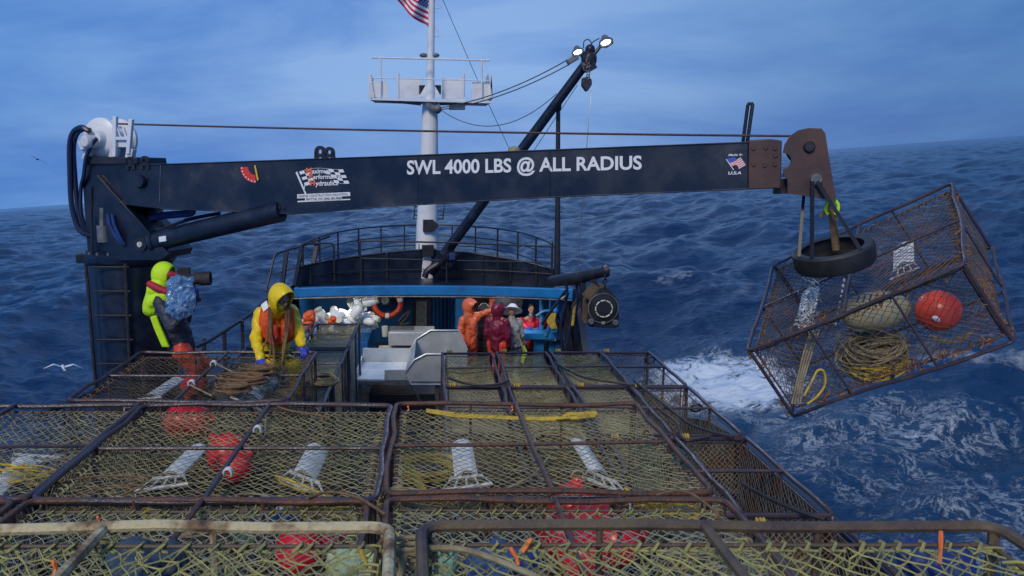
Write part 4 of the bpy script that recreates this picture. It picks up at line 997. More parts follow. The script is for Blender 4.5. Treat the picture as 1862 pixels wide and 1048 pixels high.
# main boom: box section
boom = empty('boom_group', (0, 0, 0)) if False else None
boom = cplate([(215, 301), (292, 299), (700, 284), (1100, 268), (1361, 258), (1361, 345), (1000, 360), (700, 377), (533, 391), (505, 391), (495, 388), (292, 381), (222, 373)], 'boom', BOOM, 0, .42, bev=.012)
def sub(name, mb_, m, **k): return mb_.build(name, m, boom, **k)
m_ = MB(); m_.tube([onb(292, 300, -.004), onb(290, 372, -.004)], .005, 5); sub('seam', m_, GREYM)
for (px, py, rr_, of_) in ((236, 294, .062, -.02), (262, 293, .062, -.02), (581, 276, .066, .05), (598, 277, .060, .05)):
    m_ = MB(); cc = onb(px, py, of_); m_.lathe([(rr_ * .42, 0), (rr_, 0), (rr_, .04), (rr_ * .42, .04), (rr_ * .42, 0)], cc, bn, 20)
    for sg in (-1, 1): m_.prism([cc + bu * sg * rr_ * .5, cc + bu * sg * rr_, cc + bu * sg * rr_ * 1.1 - V(0, 0, .10), cc + bu * sg * rr_ * .3 - V(0, 0, .10)], bn * .04)
    sub('lug', m_, DK2)
m_ = MB(); c = onb(508, 378, -.01)
for k in range(3): MB().cyl(onb(500 + k * 8, 378, -.02), onb(500 + k * 8, 378, .0), .015, n=8).build('bolt', DK2, boom)
for a, b in ((1000, 360), (760, 374)): 
    x = a; m_ = MB(); m_.tube([onb(x, 268 + (1100 - x) * .04, -.003), onb(x, b - 1, -.003)], .004, 4); sub('weld_seam', m_, BOOM)
m_ = MB(); m_.tube([onb(292, 380, -.004), onb(495, 387, -.004), onb(533, 390, -.004), onb(700, 376, -.004), onb(1000, 359, -.004), onb(1360, 344, -.004)], .008, 6); sub('bottom_weld', m_, BOOM)
m_ = MB(); m_.tube([onb(216, 302, -.004), onb(700, 285, -.004), onb(1100, 269, -.004), onb(1360, 259, -.004)], .008, 6); sub('top_weld', m_, BOOM)
# worn end sleeve with bolts
slv = cplate([(1362, 255), (1402, 253), (1422, 256), (1420, 343), (1360, 345)], 'end_sleeve', RUSTP, -.02, .46, bev=.01)
for (px, py) in ((1370, 270), (1392, 269), (1409, 270), (1370, 299), (1390, 301), (1409, 299), (1410, 283)):
    MB().lathe([(0, -.035), (.018, -.035), (.022, -.02)], onb(px, py, 0), bn, 10).build('bolt', RUSTP, slv)
# head plate with half-round cut-out
hp = [(1424, 278), (1428, 262), (1437, 247), (1452, 237), (1470, 233), (1494, 234), (1501, 243), (1507, 283), (1514, 325), (1521, 366), (1497, 362), (1432, 352), (1432, 324), (1425, 322)]
hp += [(1424 + 15 * math.sin(t), 293 + 15 * math.cos(t)) for t in np.linspace(R(5), R(178), 9)]
head = cplate(hp, 'head_plate', RUSTP, -.06, .05, bev=.006)
head2 = cplate([(a, b) for a, b in hp], 'head_plate', DK2, .30, .05, bev=.006)
m_ = MB(); m_.lathe([(0, -.10), (.04, -.10), (.055, -.06), (.055, .34)], onb(1470, 268, 0), bn, 18); m_.build('sheave_pin', DK2, head)
m_ = MB(); m_.lathe([(.0, .0), (.17, .0), (.17, .06), (.14, .09), (.17, .12), (.17, .18), (0, .18)], onb(1466, 268, .04), bn, 30); m_.build('sheave', DK2, head)
m_ = MB(); m_.lathe([(0, -.11), (.05, -.11), (.06, -.06)], onb(1482, 326, 0), bn, 14); m_.build('hanger_pin', GREYM, head)
m_ = MB(); m_.bar(onb(1436, 325, .1), onb(1436, 352, .1), .05, .3); m_.build('stop_block', DK2, head)
# thin hoop standing on the boom end
m_ = MB(); m_.tube(rpath([onb(1351, 258, .2), onb(1360, 188, .2), onb(1369, 188, .2), onb(1359, 258, .2)], .03), .018, 7); m_.build('wire_guard', DK2, cr_)
single('bait_ball', MB().lathe([(0, 0), (.06, 0), (.075, .05), (.06, .10), (0, .12)], onb(935, 276, .2) - V(0, 0, .06), n=14), ROPET, 'pale round knob sitting on top of the crane boom', 'knob')

# winch on top
wn_ = empty('crane_winch', onb(200, 287, .2), 'white hydraulic winch drum with guard frame on top of the crane post', 'winch')
c = onb(180, 252, .12)
m_ = MB(); m_.lathe([(0, -.10), (.10, -.10), (.13, -.02), (.20, -.01), (.255, .02), (.262, .04), (.262, .07), (.15, .09), (.15, .36), (.262, .38), (.262, .42), (0, .42)], c, bn, 36); m_.build('drum', WHITE, wn_)
m_ = MB(); m_.lathe([(0, 0), (.06, 0), (.085, .04), (.085, .22), (.06, .24)], onb(152, 258, -.16), bn, 16); m_.bar(onb(146, 266, -.02), onb(170, 256, -.02), .06, .12); m_.build('motor', WHITED, wn_, bevel=.008)
m_ = MB()
for x in (148, 196, 226): m_.prism([onb(x, 290, 0), onb(x + 4, 270, 0), onb(x + 16, 272, 0), onb(x + 12, 290, 0)], bn * .08)
m_.prism([onb(148, 290, 0), onb(148, 286, 0), onb(238, 288, 0), onb(238, 292, 0)], bn * .5); m_.build('base', WHITED, wn_, bevel=.004)
m_ = MB(); m_.bar(onb(209, 285, .0), onb(210, 212, .0), .05); m_.bar(onb(234, 280, .0), onb(239, 217, .0), .05); m_.bar(onb(209, 252, .0), onb(236, 252, .0), .04); m_.bar(onb(224, 232, .01), onb(232, 256, .01), .03); m_.bar(onb(210, 225, .01), onb(220, 250, .01), .02)
m_.prism([onb(211, 253, .02), onb(234, 253, .02), onb(232, 268, .02), onb(212, 268, .02)], bn * .03); m_.bar(onb(209, 285, .4), onb(210, 222, .4), .05); m_.bar(onb(209, 252, .0), onb(210, 252, .4), .04); m_.build('guard_frame', WHITE, wn_, bevel=.004)
m_ = MB(); m_.tube(curve3([onb(162, 239, -.05), onb(148, 232, -.05), onb(134, 240, -.02), onb(127, 262, 0), onb(127, 310, 0), onb(130, 370, 0), onb(140, 410, 0), onb(152, 424, 0), onb(170, 430, .05)], 8), .034, 8)
m_.tube(curve3([onb(164, 237, 0), onb(150, 236, 0), onb(139, 246, 0), onb(134, 270, .05), onb(137, 330, .05), onb(142, 380, .05), onb(152, 415, .05), onb(172, 424, .1)], 8), .03, 8)
single('hydraulic_hose', m_, HOSE, 'pair of dark hydraulic hoses looping down from the winch beside the crane post', 'hose')
m_ = MB(); m_.tube(curve3([onb(176, 252, -.08), onb(164, 268, -.08), onb(156, 290, -.06), onb(152, 320, -.04), onb(147, 345, 0), onb(148, 390, 0), onb(160, 425, .05)], 8), .024, 8)
single('hydraulic_hose', m_, HOSE, 'single dark hose running from the winch centre down the post', 'hose')
m_ = MB()
for k in range(2): m_.tube(curve3([onb(196 + 8 * k, 390, -.08), onb(200 + 8 * k, 410, -.10), onb(212 + 6 * k, 432, -.10), onb(222 + 4 * k, 445, -.08)], 6), .022, 7)
single('hydraulic_hose', m_, BLUH, 'short blue sheathed hoses on the front of the crane post', 'hose')
wire('wire_rope', cable(onb(200, 225, .25), onb(1470, 248, .12), .02, 30), .012, mat('brown_wire_rope', (.10, .05, .05), (.05, .03, .04), rough=.6, scale=20), 'long brown winch wire running above the whole crane boom')

# ---- lettering on the boom
def glyphs(body, offset=0.0, shear=0.0, spacing=1.0):
    cu = bpy.data.curves.new('t', 'FONT'); cu.body = body; cu.size = 1; cu.offset = offset; cu.shear = shear; cu.space_character = spacing; cu.resolution_u = 4
    o = bpy.data.objects.new('t', cu); COL.objects.link(o); bpy.context.view_layer.update()
    me = bpy.data.meshes.new_from_object(o.evaluated_get(bpy.context.evaluated_depsgraph_get()))
    v = np.empty(len(me.vertices) * 3); me.vertices.foreach_get('co', v); v = v.reshape(-1, 3)[:, :2]; f = [tuple(p.vertices) for p in me.polygons]
    bpy.data.objects.remove(o); bpy.data.curves.remove(cu); bpy.data.meshes.remove(me); return v, f
def warp(uv, quad, off):
    """uv in 0..1 mapped on the boom face; quad = pixel bl, br, tr, tl"""
    q = [onb(a, b, off) for a, b in quad]; u = uv[:, 0:1]; v = uv[:, 1:2]
    return q[0] * (1 - u) * (1 - v) + q[1] * u * (1 - v) + q[2] * u * v + q[3] * (1 - u) * v
def lettering(body, quad, m, name='lettering', offset=0.0, shear=0.0, off=-.004, par=None, base=None, spacing=1.0):
    v, f = glyphs(body, offset, shear, spacing); mn = v.min(0); mxx = v.max(0)
    if base is not None: mn[1], mxx[1] = base     # fixed baseline / cap height
    uv = (v - mn) / (mxx - mn); mb_ = MB(); mb_.add(warp(uv, quad, off), f); return mb_.build(name, m, par or boom, smooth=False)
def shape(polys, quad, m, name, off=-.003, par=None):
    mb_ = MB()
    for p in polys: mb_.add(warp(np.array(p, float), quad, off), [tuple(range(len(p)))])
    return mb_.build(name, m, par or boom, smooth=False)
DW = mat('white_decal', (.82, .84, .86), rough=.4); DR = mat('red_decal', (.72, .05, .03), rough=.4); DO = mat('orange_red_decal', (.85, .16, .06), rough=.4)
DY = mat('yellow_decal', (.75, .5, .05), rough=.4); DB = mat('black_decal', (.012, .014, .025), rough=.4); DBl = mat('blue_decal', (.05, .12, .55), rough=.4)
lettering('SWL 4000 LBS @ ALL RADIUS', [(740, 317), (1167, 307.5), (1167, 283.5), (740, 292.5)], DW, offset=.025, base=(0, .70))
# maker's flag and name
X0, X1, Y0, Y1 = 538., 640., 368., 296.
fq = [(X0, Y0), (X1, Y0 - 5), (X1, Y1 - 3), (X0, Y1)]
def lp(px, py): return ((px - X0) / (X1 - X0), (py - (Y0 - 5 * (px - X0) / (X1 - X0))) / ((Y1 - Y0) + 2 * (px - X0) / (X1 - X0)))
def zq(a, b): return lp(530 + a / 11.64, 290 + b / 11.64)
dec = shape([[zq(88, 280), zq(120, 255), zq(325, 740), zq(290, 745)], [zq(270, 560), zq(285, 515), zq(285, 700), zq(262, 640)]], fq, DW, 'maker_emblem')
wq = []; 
def fl_(s, t):   # wavy flag area, s along, t down
    ax = 165 + 930 * s; top_ = 265 - 60 * math.sin(s * 5.2) * .9 - 130 * s + 60 * s * s * .3; x = ax + 130 * t; return zq(x, top_ + 65 * math.sin(s * 6) * .3 + 290 * t + 20 * s)
nsx, nsy = 9, 5; wh = []
for i in range(nsx):
    for j in range(nsy):
        if (i + j) % 2 == 0 and (i < 2 or i > 5 or (i == 5 and j < 3)):
            wh.append([fl_(i / nsx, j / nsy), fl_(i / nsx, (j + 1) / nsy), fl_((i + 1) / nsx, (j + 1) / nsy), fl_((i + 1) / nsx, j / nsy)])
shape(wh, fq, DW, 'chequered_flag', -.003, dec)
out_ = []
for i in range(18):
    for t0, t1 in ((-.02, .0), (1.0, 1.02)): out_.append([fl_(i / 18, t0), fl_(i / 18, t1), fl_((i + 1) / 18, t1), fl_((i + 1) / 18, t0)])
shape(out_, fq, DW, 'flag_outline', -.0035, dec)
def zl(a, b): return (530 + a / 11.64, 290 + b / 11.64)
for (cap, rest, a0, a1, x1, yb, h_, sl) in (('M', 'aximum', 300, 425, 845, 300, 100, -14), ('P', 'erformance', 360, 450, 1045, 418, 100, -14), ('H', 'ydraulics', 385, 500, 985, 560, 100, -16)):
    lettering(cap, [zl(a0 + 5, yb), zl(a1, yb - 2), zl(a1, yb - h_ - 22), zl(a0 + 5, yb - h_ - 18)], DO, 'emblem_capital', offset=.05, off=-.006, par=dec)
    lettering(rest, [zl(a1 + 8, yb), zl(x1, yb + sl), zl(x1, yb - h_ + sl), zl(a1 + 8, yb - h_)], DW, 'emblem_lettering', offset=.02, off=-.0055, par=dec, base=(0, .73))
shape([[zq(120, 740), zq(1240, 692), zq(1245, 775), zq(122, 828)], [zq(290, 815), zq(1070, 780), zq(1074, 860), zq(292, 885)], [zq(130, 880), zq(1245, 835), zq(1245, 858), zq(130, 908)]], fq, DW, 'address_strip', -.003, dec)
lettering('MARINE CONSTRUCTION INDUSTRIAL', [zl(150, 810), zl(1200, 762), zl(1200, 712), zl(150, 758)], DB, 'emblem_lettering', off=-.0055, par=dec)
lettering('SEATTLE, WA (206) 282-9828', [zl(305, 876), zl(1060, 850), zl(1060, 796), zl(305, 826)], DB, 'emblem_lettering', offset=.02, off=-.0055, par=dec)
# red quadrant scale with its yellow pointer
pts = []; c0 = (466, 304)
sc_ = [(c0[0] + r_ * math.cos(t), c0[1] - r_ * math.sin(t)) for r_, ts_ in ((29, np.linspace(R(180), R(268), 12)), (15, np.linspace(R(264), R(180), 12))) for t in ts_]
mb_ = MB(); mb_.add([onb(a, b, -.004) for a, b in sc_], [tuple(range(24))]); qd = mb_.build('angle_scale', DR, boom, smooth=False)
mb_ = MB()
for k in range(7):
    t = R(184 + k * 13.4); x = c0[0] + 26.5 * math.cos(t); y = c0[1] - 26.5 * math.sin(t); mb_.add([onb(x - 1.1, y - 1.2, -.006), onb(x + 1.1, y - 1.2, -.006), onb(x + 1.1, y + 1.2, -.006), onb(x - 1.1, y + 1.2, -.006)], [(0, 1, 2, 3)])
mb_.build('scale_marks', DW, qd, smooth=False)
mb_ = MB(); mb_.prism([onb(a, b, -.02) for a, b in ((462, 301), (464.5, 301), (470, 327), (467.5, 329))], bn * .01); mb_.build('pointer', DY, qd)
# Made in U.S.A
def zf(a, b): return (1300 + a / 14.98, 260 + b / 14.98)
lettering('Made In', [zf(365, 365), zf(745, 348), zf(745, 290), zf(365, 300)], DW, offset=.02, shear=.25)
lettering('U.S.A', [zf(362, 866), zf(715, 858), zf(715, 775), zf(362, 782)], DW, offset=.03, shear=.2)
def pf(pts): return [onb(*zf(a, b), -.004) for a, b in pts]
dec2 = MB().add(pf([(300, 450), (320, 442), (520, 735), (500, 745)]), [(0, 1, 2, 3)]).build('flag_emblem', DW, boom, smooth=False)
MB().add(pf([(325, 430), (550, 392), (600, 460), (400, 548)]), [(0, 1, 2, 3)]).build('emblem_canton', DBl, dec2, smooth=False)
def ff(s, t):
    e0 = np.array([(400, 548), (600, 470), (700, 395)]); e1 = np.array([(450, 645), (620, 570), (650, 700)])
    a = np.array([(400, 545), (600, 455), (700, 395)], float); b = np.array([(455, 650), (600, 600), (840, 600)], float)
    def bez(p, u): return p[0] * (1 - u) ** 2 + 2 * p[1] * u * (1 - u) + p[2] * u * u
    top = bez(np.array([(400, 548), (560, 500), (700, 395)], float), s); bot = bez(np.array([(455, 655), (600, 540), (640, 700)], float), min(s * 1.0, 1))
    if s > .6: bot = bot + (np.array([840, 600]) - np.array([640, 700])) * 0
    return top * (1 - t) + bot * t
whs, rds = MB(), MB()
for j in range(9):
    for i in range(8):
        q = [ff(i / 8, j / 9), ff((i + 1) / 8, j / 9), ff((i + 1) / 8, (j + 1) / 9), ff(i / 8, (j + 1) / 9)]
        (whs if j % 2 else rds).add(pf(q), [(0, 1, 2, 3)])
    # fly part
A_, B_, C_, D_ = np.array((600, 460.)), np.array((700, 395.)), np.array((840, 600.)), np.array((650, 710.))
for j in range(9):
    t0, t1 = j / 9, (j + 1) / 9; q = [A_ + (D_ - A_) * t0, B_ + (C_ - B_) * t0, B_ + (C_ - B_) * t1, A_ + (D_ - A_) * t1]; (whs if j % 2 == 0 else rds).add([p - bn * .0005 for p in pf(q)], [(0, 1, 2, 3)])
whs.build('emblem_white_stripes', DW, dec2, smooth=False); rds.build('emblem_red_stripes', DR, dec2, smooth=False)

# ---- hanger and rubber ring that grips the pot
hg = empty('pot_picker', onb(1480, 330, .1), 'steel hanger bars carrying a black rubber tyre ring below the boom head', 'picker')
rc = at(1516, 464, 7.95); raxis = nrm((-.30, -.10, 1.0))
prof = [(.28, .085), (.35, .09), (.368, .07), (.368, -.07), (.35, -.10), (.28, -.105), (.27, -.08), (.335, -.06), (.335, .05), (.28, .085)]
m_ = MB(); m_.lathe(prof, rc, raxis, 44); m_.build('tyre_ring', RUB, hg)
ra = nrm(np.cross(raxis, (0, 1, 0))); rb = np.cross(raxis, ra)
def rp(deg, rr_=.34, h=.09): return rc + rr_ * (math.cos(R(deg)) * ra + math.sin(R(deg)) * rb) + raxis * h
pts_r = sorted([(proj_x, dg) for dg in range(0, 360, 10) for proj_x in [rp(dg)[0]]])
top_ = onb(1482, 328, .0); topb = onb(1476, 340, .25)
def nearest_ring(px, py): 
    best = None
    for dg in range(0, 360, 4):
        q = rp(dg); d_ = q @ cF; sx_ = CX + FP * (q @ cR) / d_; sy_ = 524 - FP * (q @ cU) / d_
        e = (sx_ - px) ** 2 + (sy_ - py) ** 2
        if best is None or e < best[0]: best = (e, q)
    return best[1]
for (tx, off, rx, ry, nm, w_) in ((1477, -.02, 1475, 470, 'hanger_bar', .032), (1462, .22, 1455, 462, 'hanger_bar', .028), (1486, -.02, 1572, 466, 'hanger_bar', .045)):
    m_ = MB(); m_.bar(onb(tx, 330 if off < 0 else 350, off - .09 if off < 0 else off), nearest_ring(rx, ry), w_, w_ * .7); m_.build(nm, DK2, hg)
m_ = MB(); m_.tube([onb(1512, 380, .05), rc + V(.02, 0, .05)], .035, 8); m_.tube([onb(1508, 372, .06), onb(1492, 395, .06)], .02, 6); m_.build('strap', ROPEB, hg)
m_ = MB(); c = onb(1513, 378, .02); m_.tube([c + bu * .055 * math.cos(t) + V(0, 0, .075 * math.sin(t)) for t in np.linspace(R(-60), R(240), 14)], .016, 7); m_.build('neon_shackle', NEON, hg)

# ---- the pot in the air
HP = make_pot('', 2.061, 2.19, .83, 31, FRAMEM, FRAMER, NETH, ROPEB, cell=.078, r=.0034, fr=.019, sag=.03, tunnels=False, hooks=False, knots=False)
from mathutils import Quaternion
w_ = Vector((.1524, -.6079, -.5528)); rotH = Matrix.Rotation(w_.length, 3, w_.normalized())
A0 = Vector((3.1753, 8.1209, -1.8883)); dimH = (2.0607, 2.1908, .8315)
ctr = A0 + rotH @ Vector((dimH[0] / 2, dimH[1] / 2, -dimH[2]))
HP.location = ctr; HP.rotation_mode = 'QUATERNION'; HP.rotation_quaternion = rotH.to_quaternion()
tag(HP, 'rusty crab pot hanging tilted in the air from the crane head', 'crab pot')
def inpot(x, y, z): return np.array(A0 + rotH @ Vector((x, y, z)))      # x along the near edge, y away, z up from the top face
Rn = np.array(rotH)
m_ = MB(); a = inpot(1.42, 1.25, -.12)
pn = MB(); 
def pnl(cx, cy, cz, ux, uy, w2, l2):
    v = []
    for k in range(7):
        for j in range(6):
            s = j / 5 - .5; v.append(V(cx, cy, cz) + ux * w2 * s + uy * l2 * (k / 6 - .5) + V(0, 0, .03 * (1 - 4 * s * s)))
    return [Rn @ q + np.array(A0) - np.array(ctr) for q in v]
f6 = [(k * 6 + j, k * 6 + j + 1, (k + 1) * 6 + j + 1, (k + 1) * 6 + j) for k in range(6) for j in range(5)]
# children of the rotated pot: build in its local frame
def loc_(p): return np.array(rotH.transposed() @ (Vector(p) - ctr))
def tunnelH(px, cy, name):
    v = []; c = V(px, cy, -.18) + V(-dimH[0] / 2, -dimH[1] / 2, dimH[2])
    for k in range(7):
        for j in range(6):
            s = j / 5 - .5; v.append(c + V(.20 * s, .55 * (k / 6 - .5), .03 * (1 - 4 * s * s)))
    mb_ = MB(); mb_.add(v, f6); mb_.add([q - V(0, 0, .012) for q in v], [q[::-1] for q in f6]); o = mb_.build(name, PLAST, HP, local=True)
    t_ = MB(); y = c[1] - .30; t_.tube([V(c[0] - .10, y, c[2]), V(c[0] + .10, y, c[2]), V(c[0] + .14, y - .12, c[2] - .02), V(c[0] - .14, y - .12, c[2] - .02)], .009, 6, closed=True)
    for s in (-.05, 0, .05): t_.tube([V(c[0] + s, y, c[2]), V(c[0] + s * 1.4, y - .12, c[2] - .02)], .007, 5)
    t_.build('trigger_frame', WHITED, o, local=True)
tunnelH(1.45, 1.25, 'tunnel_panel')
tunnelH(.45, 1.1, 'tunnel_panel')
# contents
def pick(px, py, depth):   # point in the hanging pot seen at this pixel, by distance from the camera
    return at(px, py, depth)
bb = empty('buoy', pick(1706, 566, 7.9), 'round orange red buoy with a white tag inside the hanging pot', 'buoy')
c = pick(1706, 566, 7.85); m_ = MB(); m_.ell(c, (.205, .205, .20), nu=28, nv=18); m_.lathe([(.06, .18), (.035, .215), (.025, .235), (0, .235)], c, (.1, .9, .6), 14); m_.build('body', BUOYP, bb)
m_ = MB(); q = c + nrm(-c) * .19 + V(-.0, 0, -.075); m_.ell(q, (.055, .02, .028), rotm((0, 1, 0), R(18))); m_.build('tag', REFL, bb)
c = pick(1592, 566, 8.1); m_ = MB(); rt = rotm((0, 1, 0), R(-8)); m_.ell(c, (.34, .20, .20), rt, 26, 14)
single('bait_bag', m_, mat('faded_green_buoy', (.30, .34, .24), (.42, .36, .22), rough=.6, scale=7, c3=(.55, .5, .3)), 'fat faded green buoy lying across the middle of the hanging pot', 'buoy')
c = pick(1578, 540, 7.9); m_ = MB(); ug = rt @ V(1, 0, 0)
for k in range(5): m_.bar(c + ug * (-.13 + k * .06) + V(0, -.05, -.03), c + ug * (-.11 + k * .06) + V(0, -.05, .035), .016, .01)
single('painted_marks', m_, BLUH, 'row of dark blue painted marks on the green buoy', 'marks')
# coil of line: many loops
g = random.Random(8); 
def coil(c, rx, ry, rz, n, r_, m, label, ax=(0, 0, 1), name='rope_coil', seed=1, turns_rnd=.14, group=None):
    g = random.Random(seed); ax = nrm(ax); a = nrm(np.cross(ax, (0, 1, .2))); b = np.cross(ax, a); pts = []
    for k in range(n * 18):
        t = k * 2 * math.pi / 18; lay = k / (n * 18)
        s = 1 + turns_rnd * math.sin(t * .37 + k * .011) + g.uniform(-.02, .02)
        tilt = .25 * math.sin(t / (3.1) + seed)
        pts.append(np.asarray(c) + a * rx * s * math.cos(t) + b * ry * s * math.sin(t) + ax * (rz * (2 * ((lay * 3.3) % 1) - 1) + rx * tilt * .3 * math.cos(t)))
    return single(name, MB().tube(curve3(pts, 2), r_, 5), m, label, 'rope', group)
def heap(c, rx, ry, n, r_, m, label, ax, spread, tilt, seed, name='rope_heap'):
    # an untidy pile of turns: every turn has its own centre, size and tilt, joined into one line
    g = random.Random(seed); ax = nrm(ax); a = nrm(np.cross(ax, (0, 1, .2))); b = np.cross(ax, a); key = []
    for k in range(n + 1): key.append((V(g.gauss(0, spread[0]), g.gauss(0, spread[1]), g.gauss(0, spread[2])), rx * g.uniform(.72, 1.12), ry * g.uniform(.6, 1.15), g.gauss(0, tilt), g.gauss(0, tilt)))
    pts = []
    for k in range(n * 16):
        i = k // 16; f = (k % 16) / 16; K = [key[i][j] * (1 - f) + key[i + 1][j] * f for j in range(5)]; t = k * 2 * math.pi / 16
        pts.append(np.asarray(c) + K[0] + a * K[1] * math.cos(t) + b * K[2] * math.sin(t) + ax * (K[1] * (K[3] * math.cos(t) + K[4] * math.sin(t))))
    return single(name, MB().tube(curve3(pts, 2), r_, 5), m, label, 'rope')
heap(pick(1588, 640, 8.05), .27, .22, 62, .0085, ROPET, 'big loose heap of grey tan line in the bottom of the hanging pot', (-.30, -.35, 1), (.03, .04, .05), .30, 2)
heap(pick(1600, 662, 7.95), .25, .20, 14, .0095, ROPEY, 'yellow turns of line under the tan heap in the hanging pot', (-.30, -.35, 1), (.02, .02, .02), .14, 4)
m_ = MB(); m_.tube(curve3([pick(1462, 720, 7.6), pick(1478, 690, 7.6), pick(1487, 674, 7.65), pick(1498, 676, 7.65), pick(1500, 700, 7.65), pick(1485, 722, 7.65), pick(1468, 735, 7.6)], 8), .011, 6)
single('rope_loop', m_, ROPEY, 'loose yellow bight of rope at the low left corner of the hanging pot', 'rope')
m_ = MB()
for k in range(4): m_.tube(curve3([pick(1440 + k * 5, 735, 7.7), pick(1450 + k * 4, 690, 7.8), pick(1462 + k * 5, 640, 7.9), pick(1475 + k * 5, 600, 8.1)], 6), .008, 5)
single('rope_strands', m_, ROPET, 'few tan strands of rope rising at the left inside the hanging pot', 'rope')
m_ = MB()
for k in range(3): m_.tube(curve3([pick(1690, 610 + k * 4, 7.8), pick(1720, 618 + k * 3, 7.8), pick(1750, 612 + k * 4, 7.75), pick(1770, 602, 7.75)], 6), .008, 5)
single('rope_strands', m_, ROPET, 'thin pale rope ends right of the orange buoy in the hanging pot', 'rope')
for (x0, y0, x1, y1, d_, lbl) in ((1520, 590, 1535, 510, 8.3, 'short string of white chain links in the hanging pot, right one'), (1462, 600, 1478, 520, 8.2, 'bunch of white bait webbing at the left inside the hanging pot')):
    m_ = MB(); p = pick(x0, y0, d_); q = pick(x1, y1, d_)
    if 'chain' in lbl:
        for k in range(9): m_.ell(p + (q - p) * k / 8, (.012, .012, .02))
    else:
        gg = random.Random(3)
        for k in range(150): a_ = p + (q - p) * gg.random() + V(gg.gauss(0, .035), gg.gauss(0, .03), gg.gauss(0, .03)); m_.bar(a_, a_ + V(gg.gauss(0, .03), 0, gg.gauss(0, .04)), .012, .006)
    single('white_chain' if 'chain' in lbl else 'webbing_bundle', m_, WHITED, lbl, 'chain' if 'chain' in lbl else 'webbing')
# growth and rusty zinc hooks along the near edges
m_ = MB(); gg = random.Random(12)
for (p, q, n) in (((0, 0, 0), (2.06, 0, 0), 46), ((0, 0, -.83), (2.06, 0, -.83), 60), ((2.06, 0, 0), (2.06, 0, -.83), 22), ((0, 0, 0), (0, 0, -.83), 16), ((2.06, 0, 0), (2.06, 2.19, 0), 20)):
    for k in range(n):
        t = gg.random(); a_ = inpot(*(np.array(p) * (1 - t) + np.array(q) * t + V(gg.gauss(0, .012), .05 + gg.gauss(0, .012), gg.gauss(0, .02) - .04 * (p[2] == 0) + .05 * (p[2] != 0))))
        m_.tube([a_, a_ + V(gg.gauss(0, .02), gg.gauss(0, .01), gg.gauss(0, .03)), a_ + V(gg.gauss(0, .03), gg.gauss(0, .02), gg.gauss(-.01, .03))], gg.uniform(.004, .009), 5)
o = m_.build('rusty_lashings', mat('rusty_lashing', (.22, .085, .03), (.34, .15, .05), rough=.85, scale=20), None)
o.parent = HP; o.matrix_parent_inverse = (Matrix.Translation(ctr) @ rotH.to_4x4()).inverted()
tag(o, kind='stuff')
# ------------------------------------------------------------------ people
def blob(name, m, parent, caps=(), ells=(), voxel=.016, smooth=4, disp=0.0, dscale=.12, extra=None, hard=False):
    """tapered capsules and ellipsoids fused into one continuous skin"""
    mb_ = MB()
    for (p, q, r1, r2) in caps:
        p = np.asarray(p, float); q = np.asarray(q, float); mb_.cyl(p, q, r1, r2, 12); mb_.ell(p, (r1,) * 3, nu=12, nv=8); mb_.ell(q, (r2,) * 3, nu=12, nv=8)
    for e in ells: mb_.ell(e[0], e[1], e[2] if len(e) > 2 else None)
    if extra: extra(mb_)
    o = mb_.build('tmp', m, None)
    md = o.modifiers.new('r', 'REMESH'); md.mode = 'VOXEL'; md.voxel_size = voxel; md.use_smooth_shade = True
    if disp:
        tx = bpy.data.textures.new('folds', 'CLOUDS'); tx.noise_scale = dscale; tx.noise_depth = 2; tx.noise_type = 'HARD_NOISE' if hard else 'SOFT_NOISE'
        s0 = o.modifiers.new('s0', 'SMOOTH'); s0.iterations = smooth
        dp = o.modifiers.new('d', 'DISPLACE'); dp.texture = tx; dp.strength = disp; dp.texture_coords = 'LOCAL'; dp.mid_level = .5
        s1 = o.modifiers.new('s', 'SMOOTH'); s1.iterations = 2
    else:
        s1 = o.modifiers.new('s', 'SMOOTH'); s1.iterations = smooth
    bpy.context.view_layer.update()
    me = bpy.data.meshes.new_from_object(o.evaluated_get(bpy.context.evaluated_depsgraph_get())); me.name = name
    bpy.data.objects.remove(o)
    r_ = parent
    while r_.parent is not None: r_ = r_.parent
    me.transform(Matrix.Translation(-Vector(r_.location)))
    me.polygons.foreach_set('use_smooth', [True] * len(me.polygons))
    if not me.materials: me.materials.append(m)
    n = bpy.data.objects.new(name, me); COL.objects.link(n); n.parent = parent; return n
def frame(face):
    f = nrm(face); s = nrm(np.cross(f, (0, 0, 1))); u = np.cross(s, f); return np.stack([s, f, u], 1)    # columns: side(right), forward, up
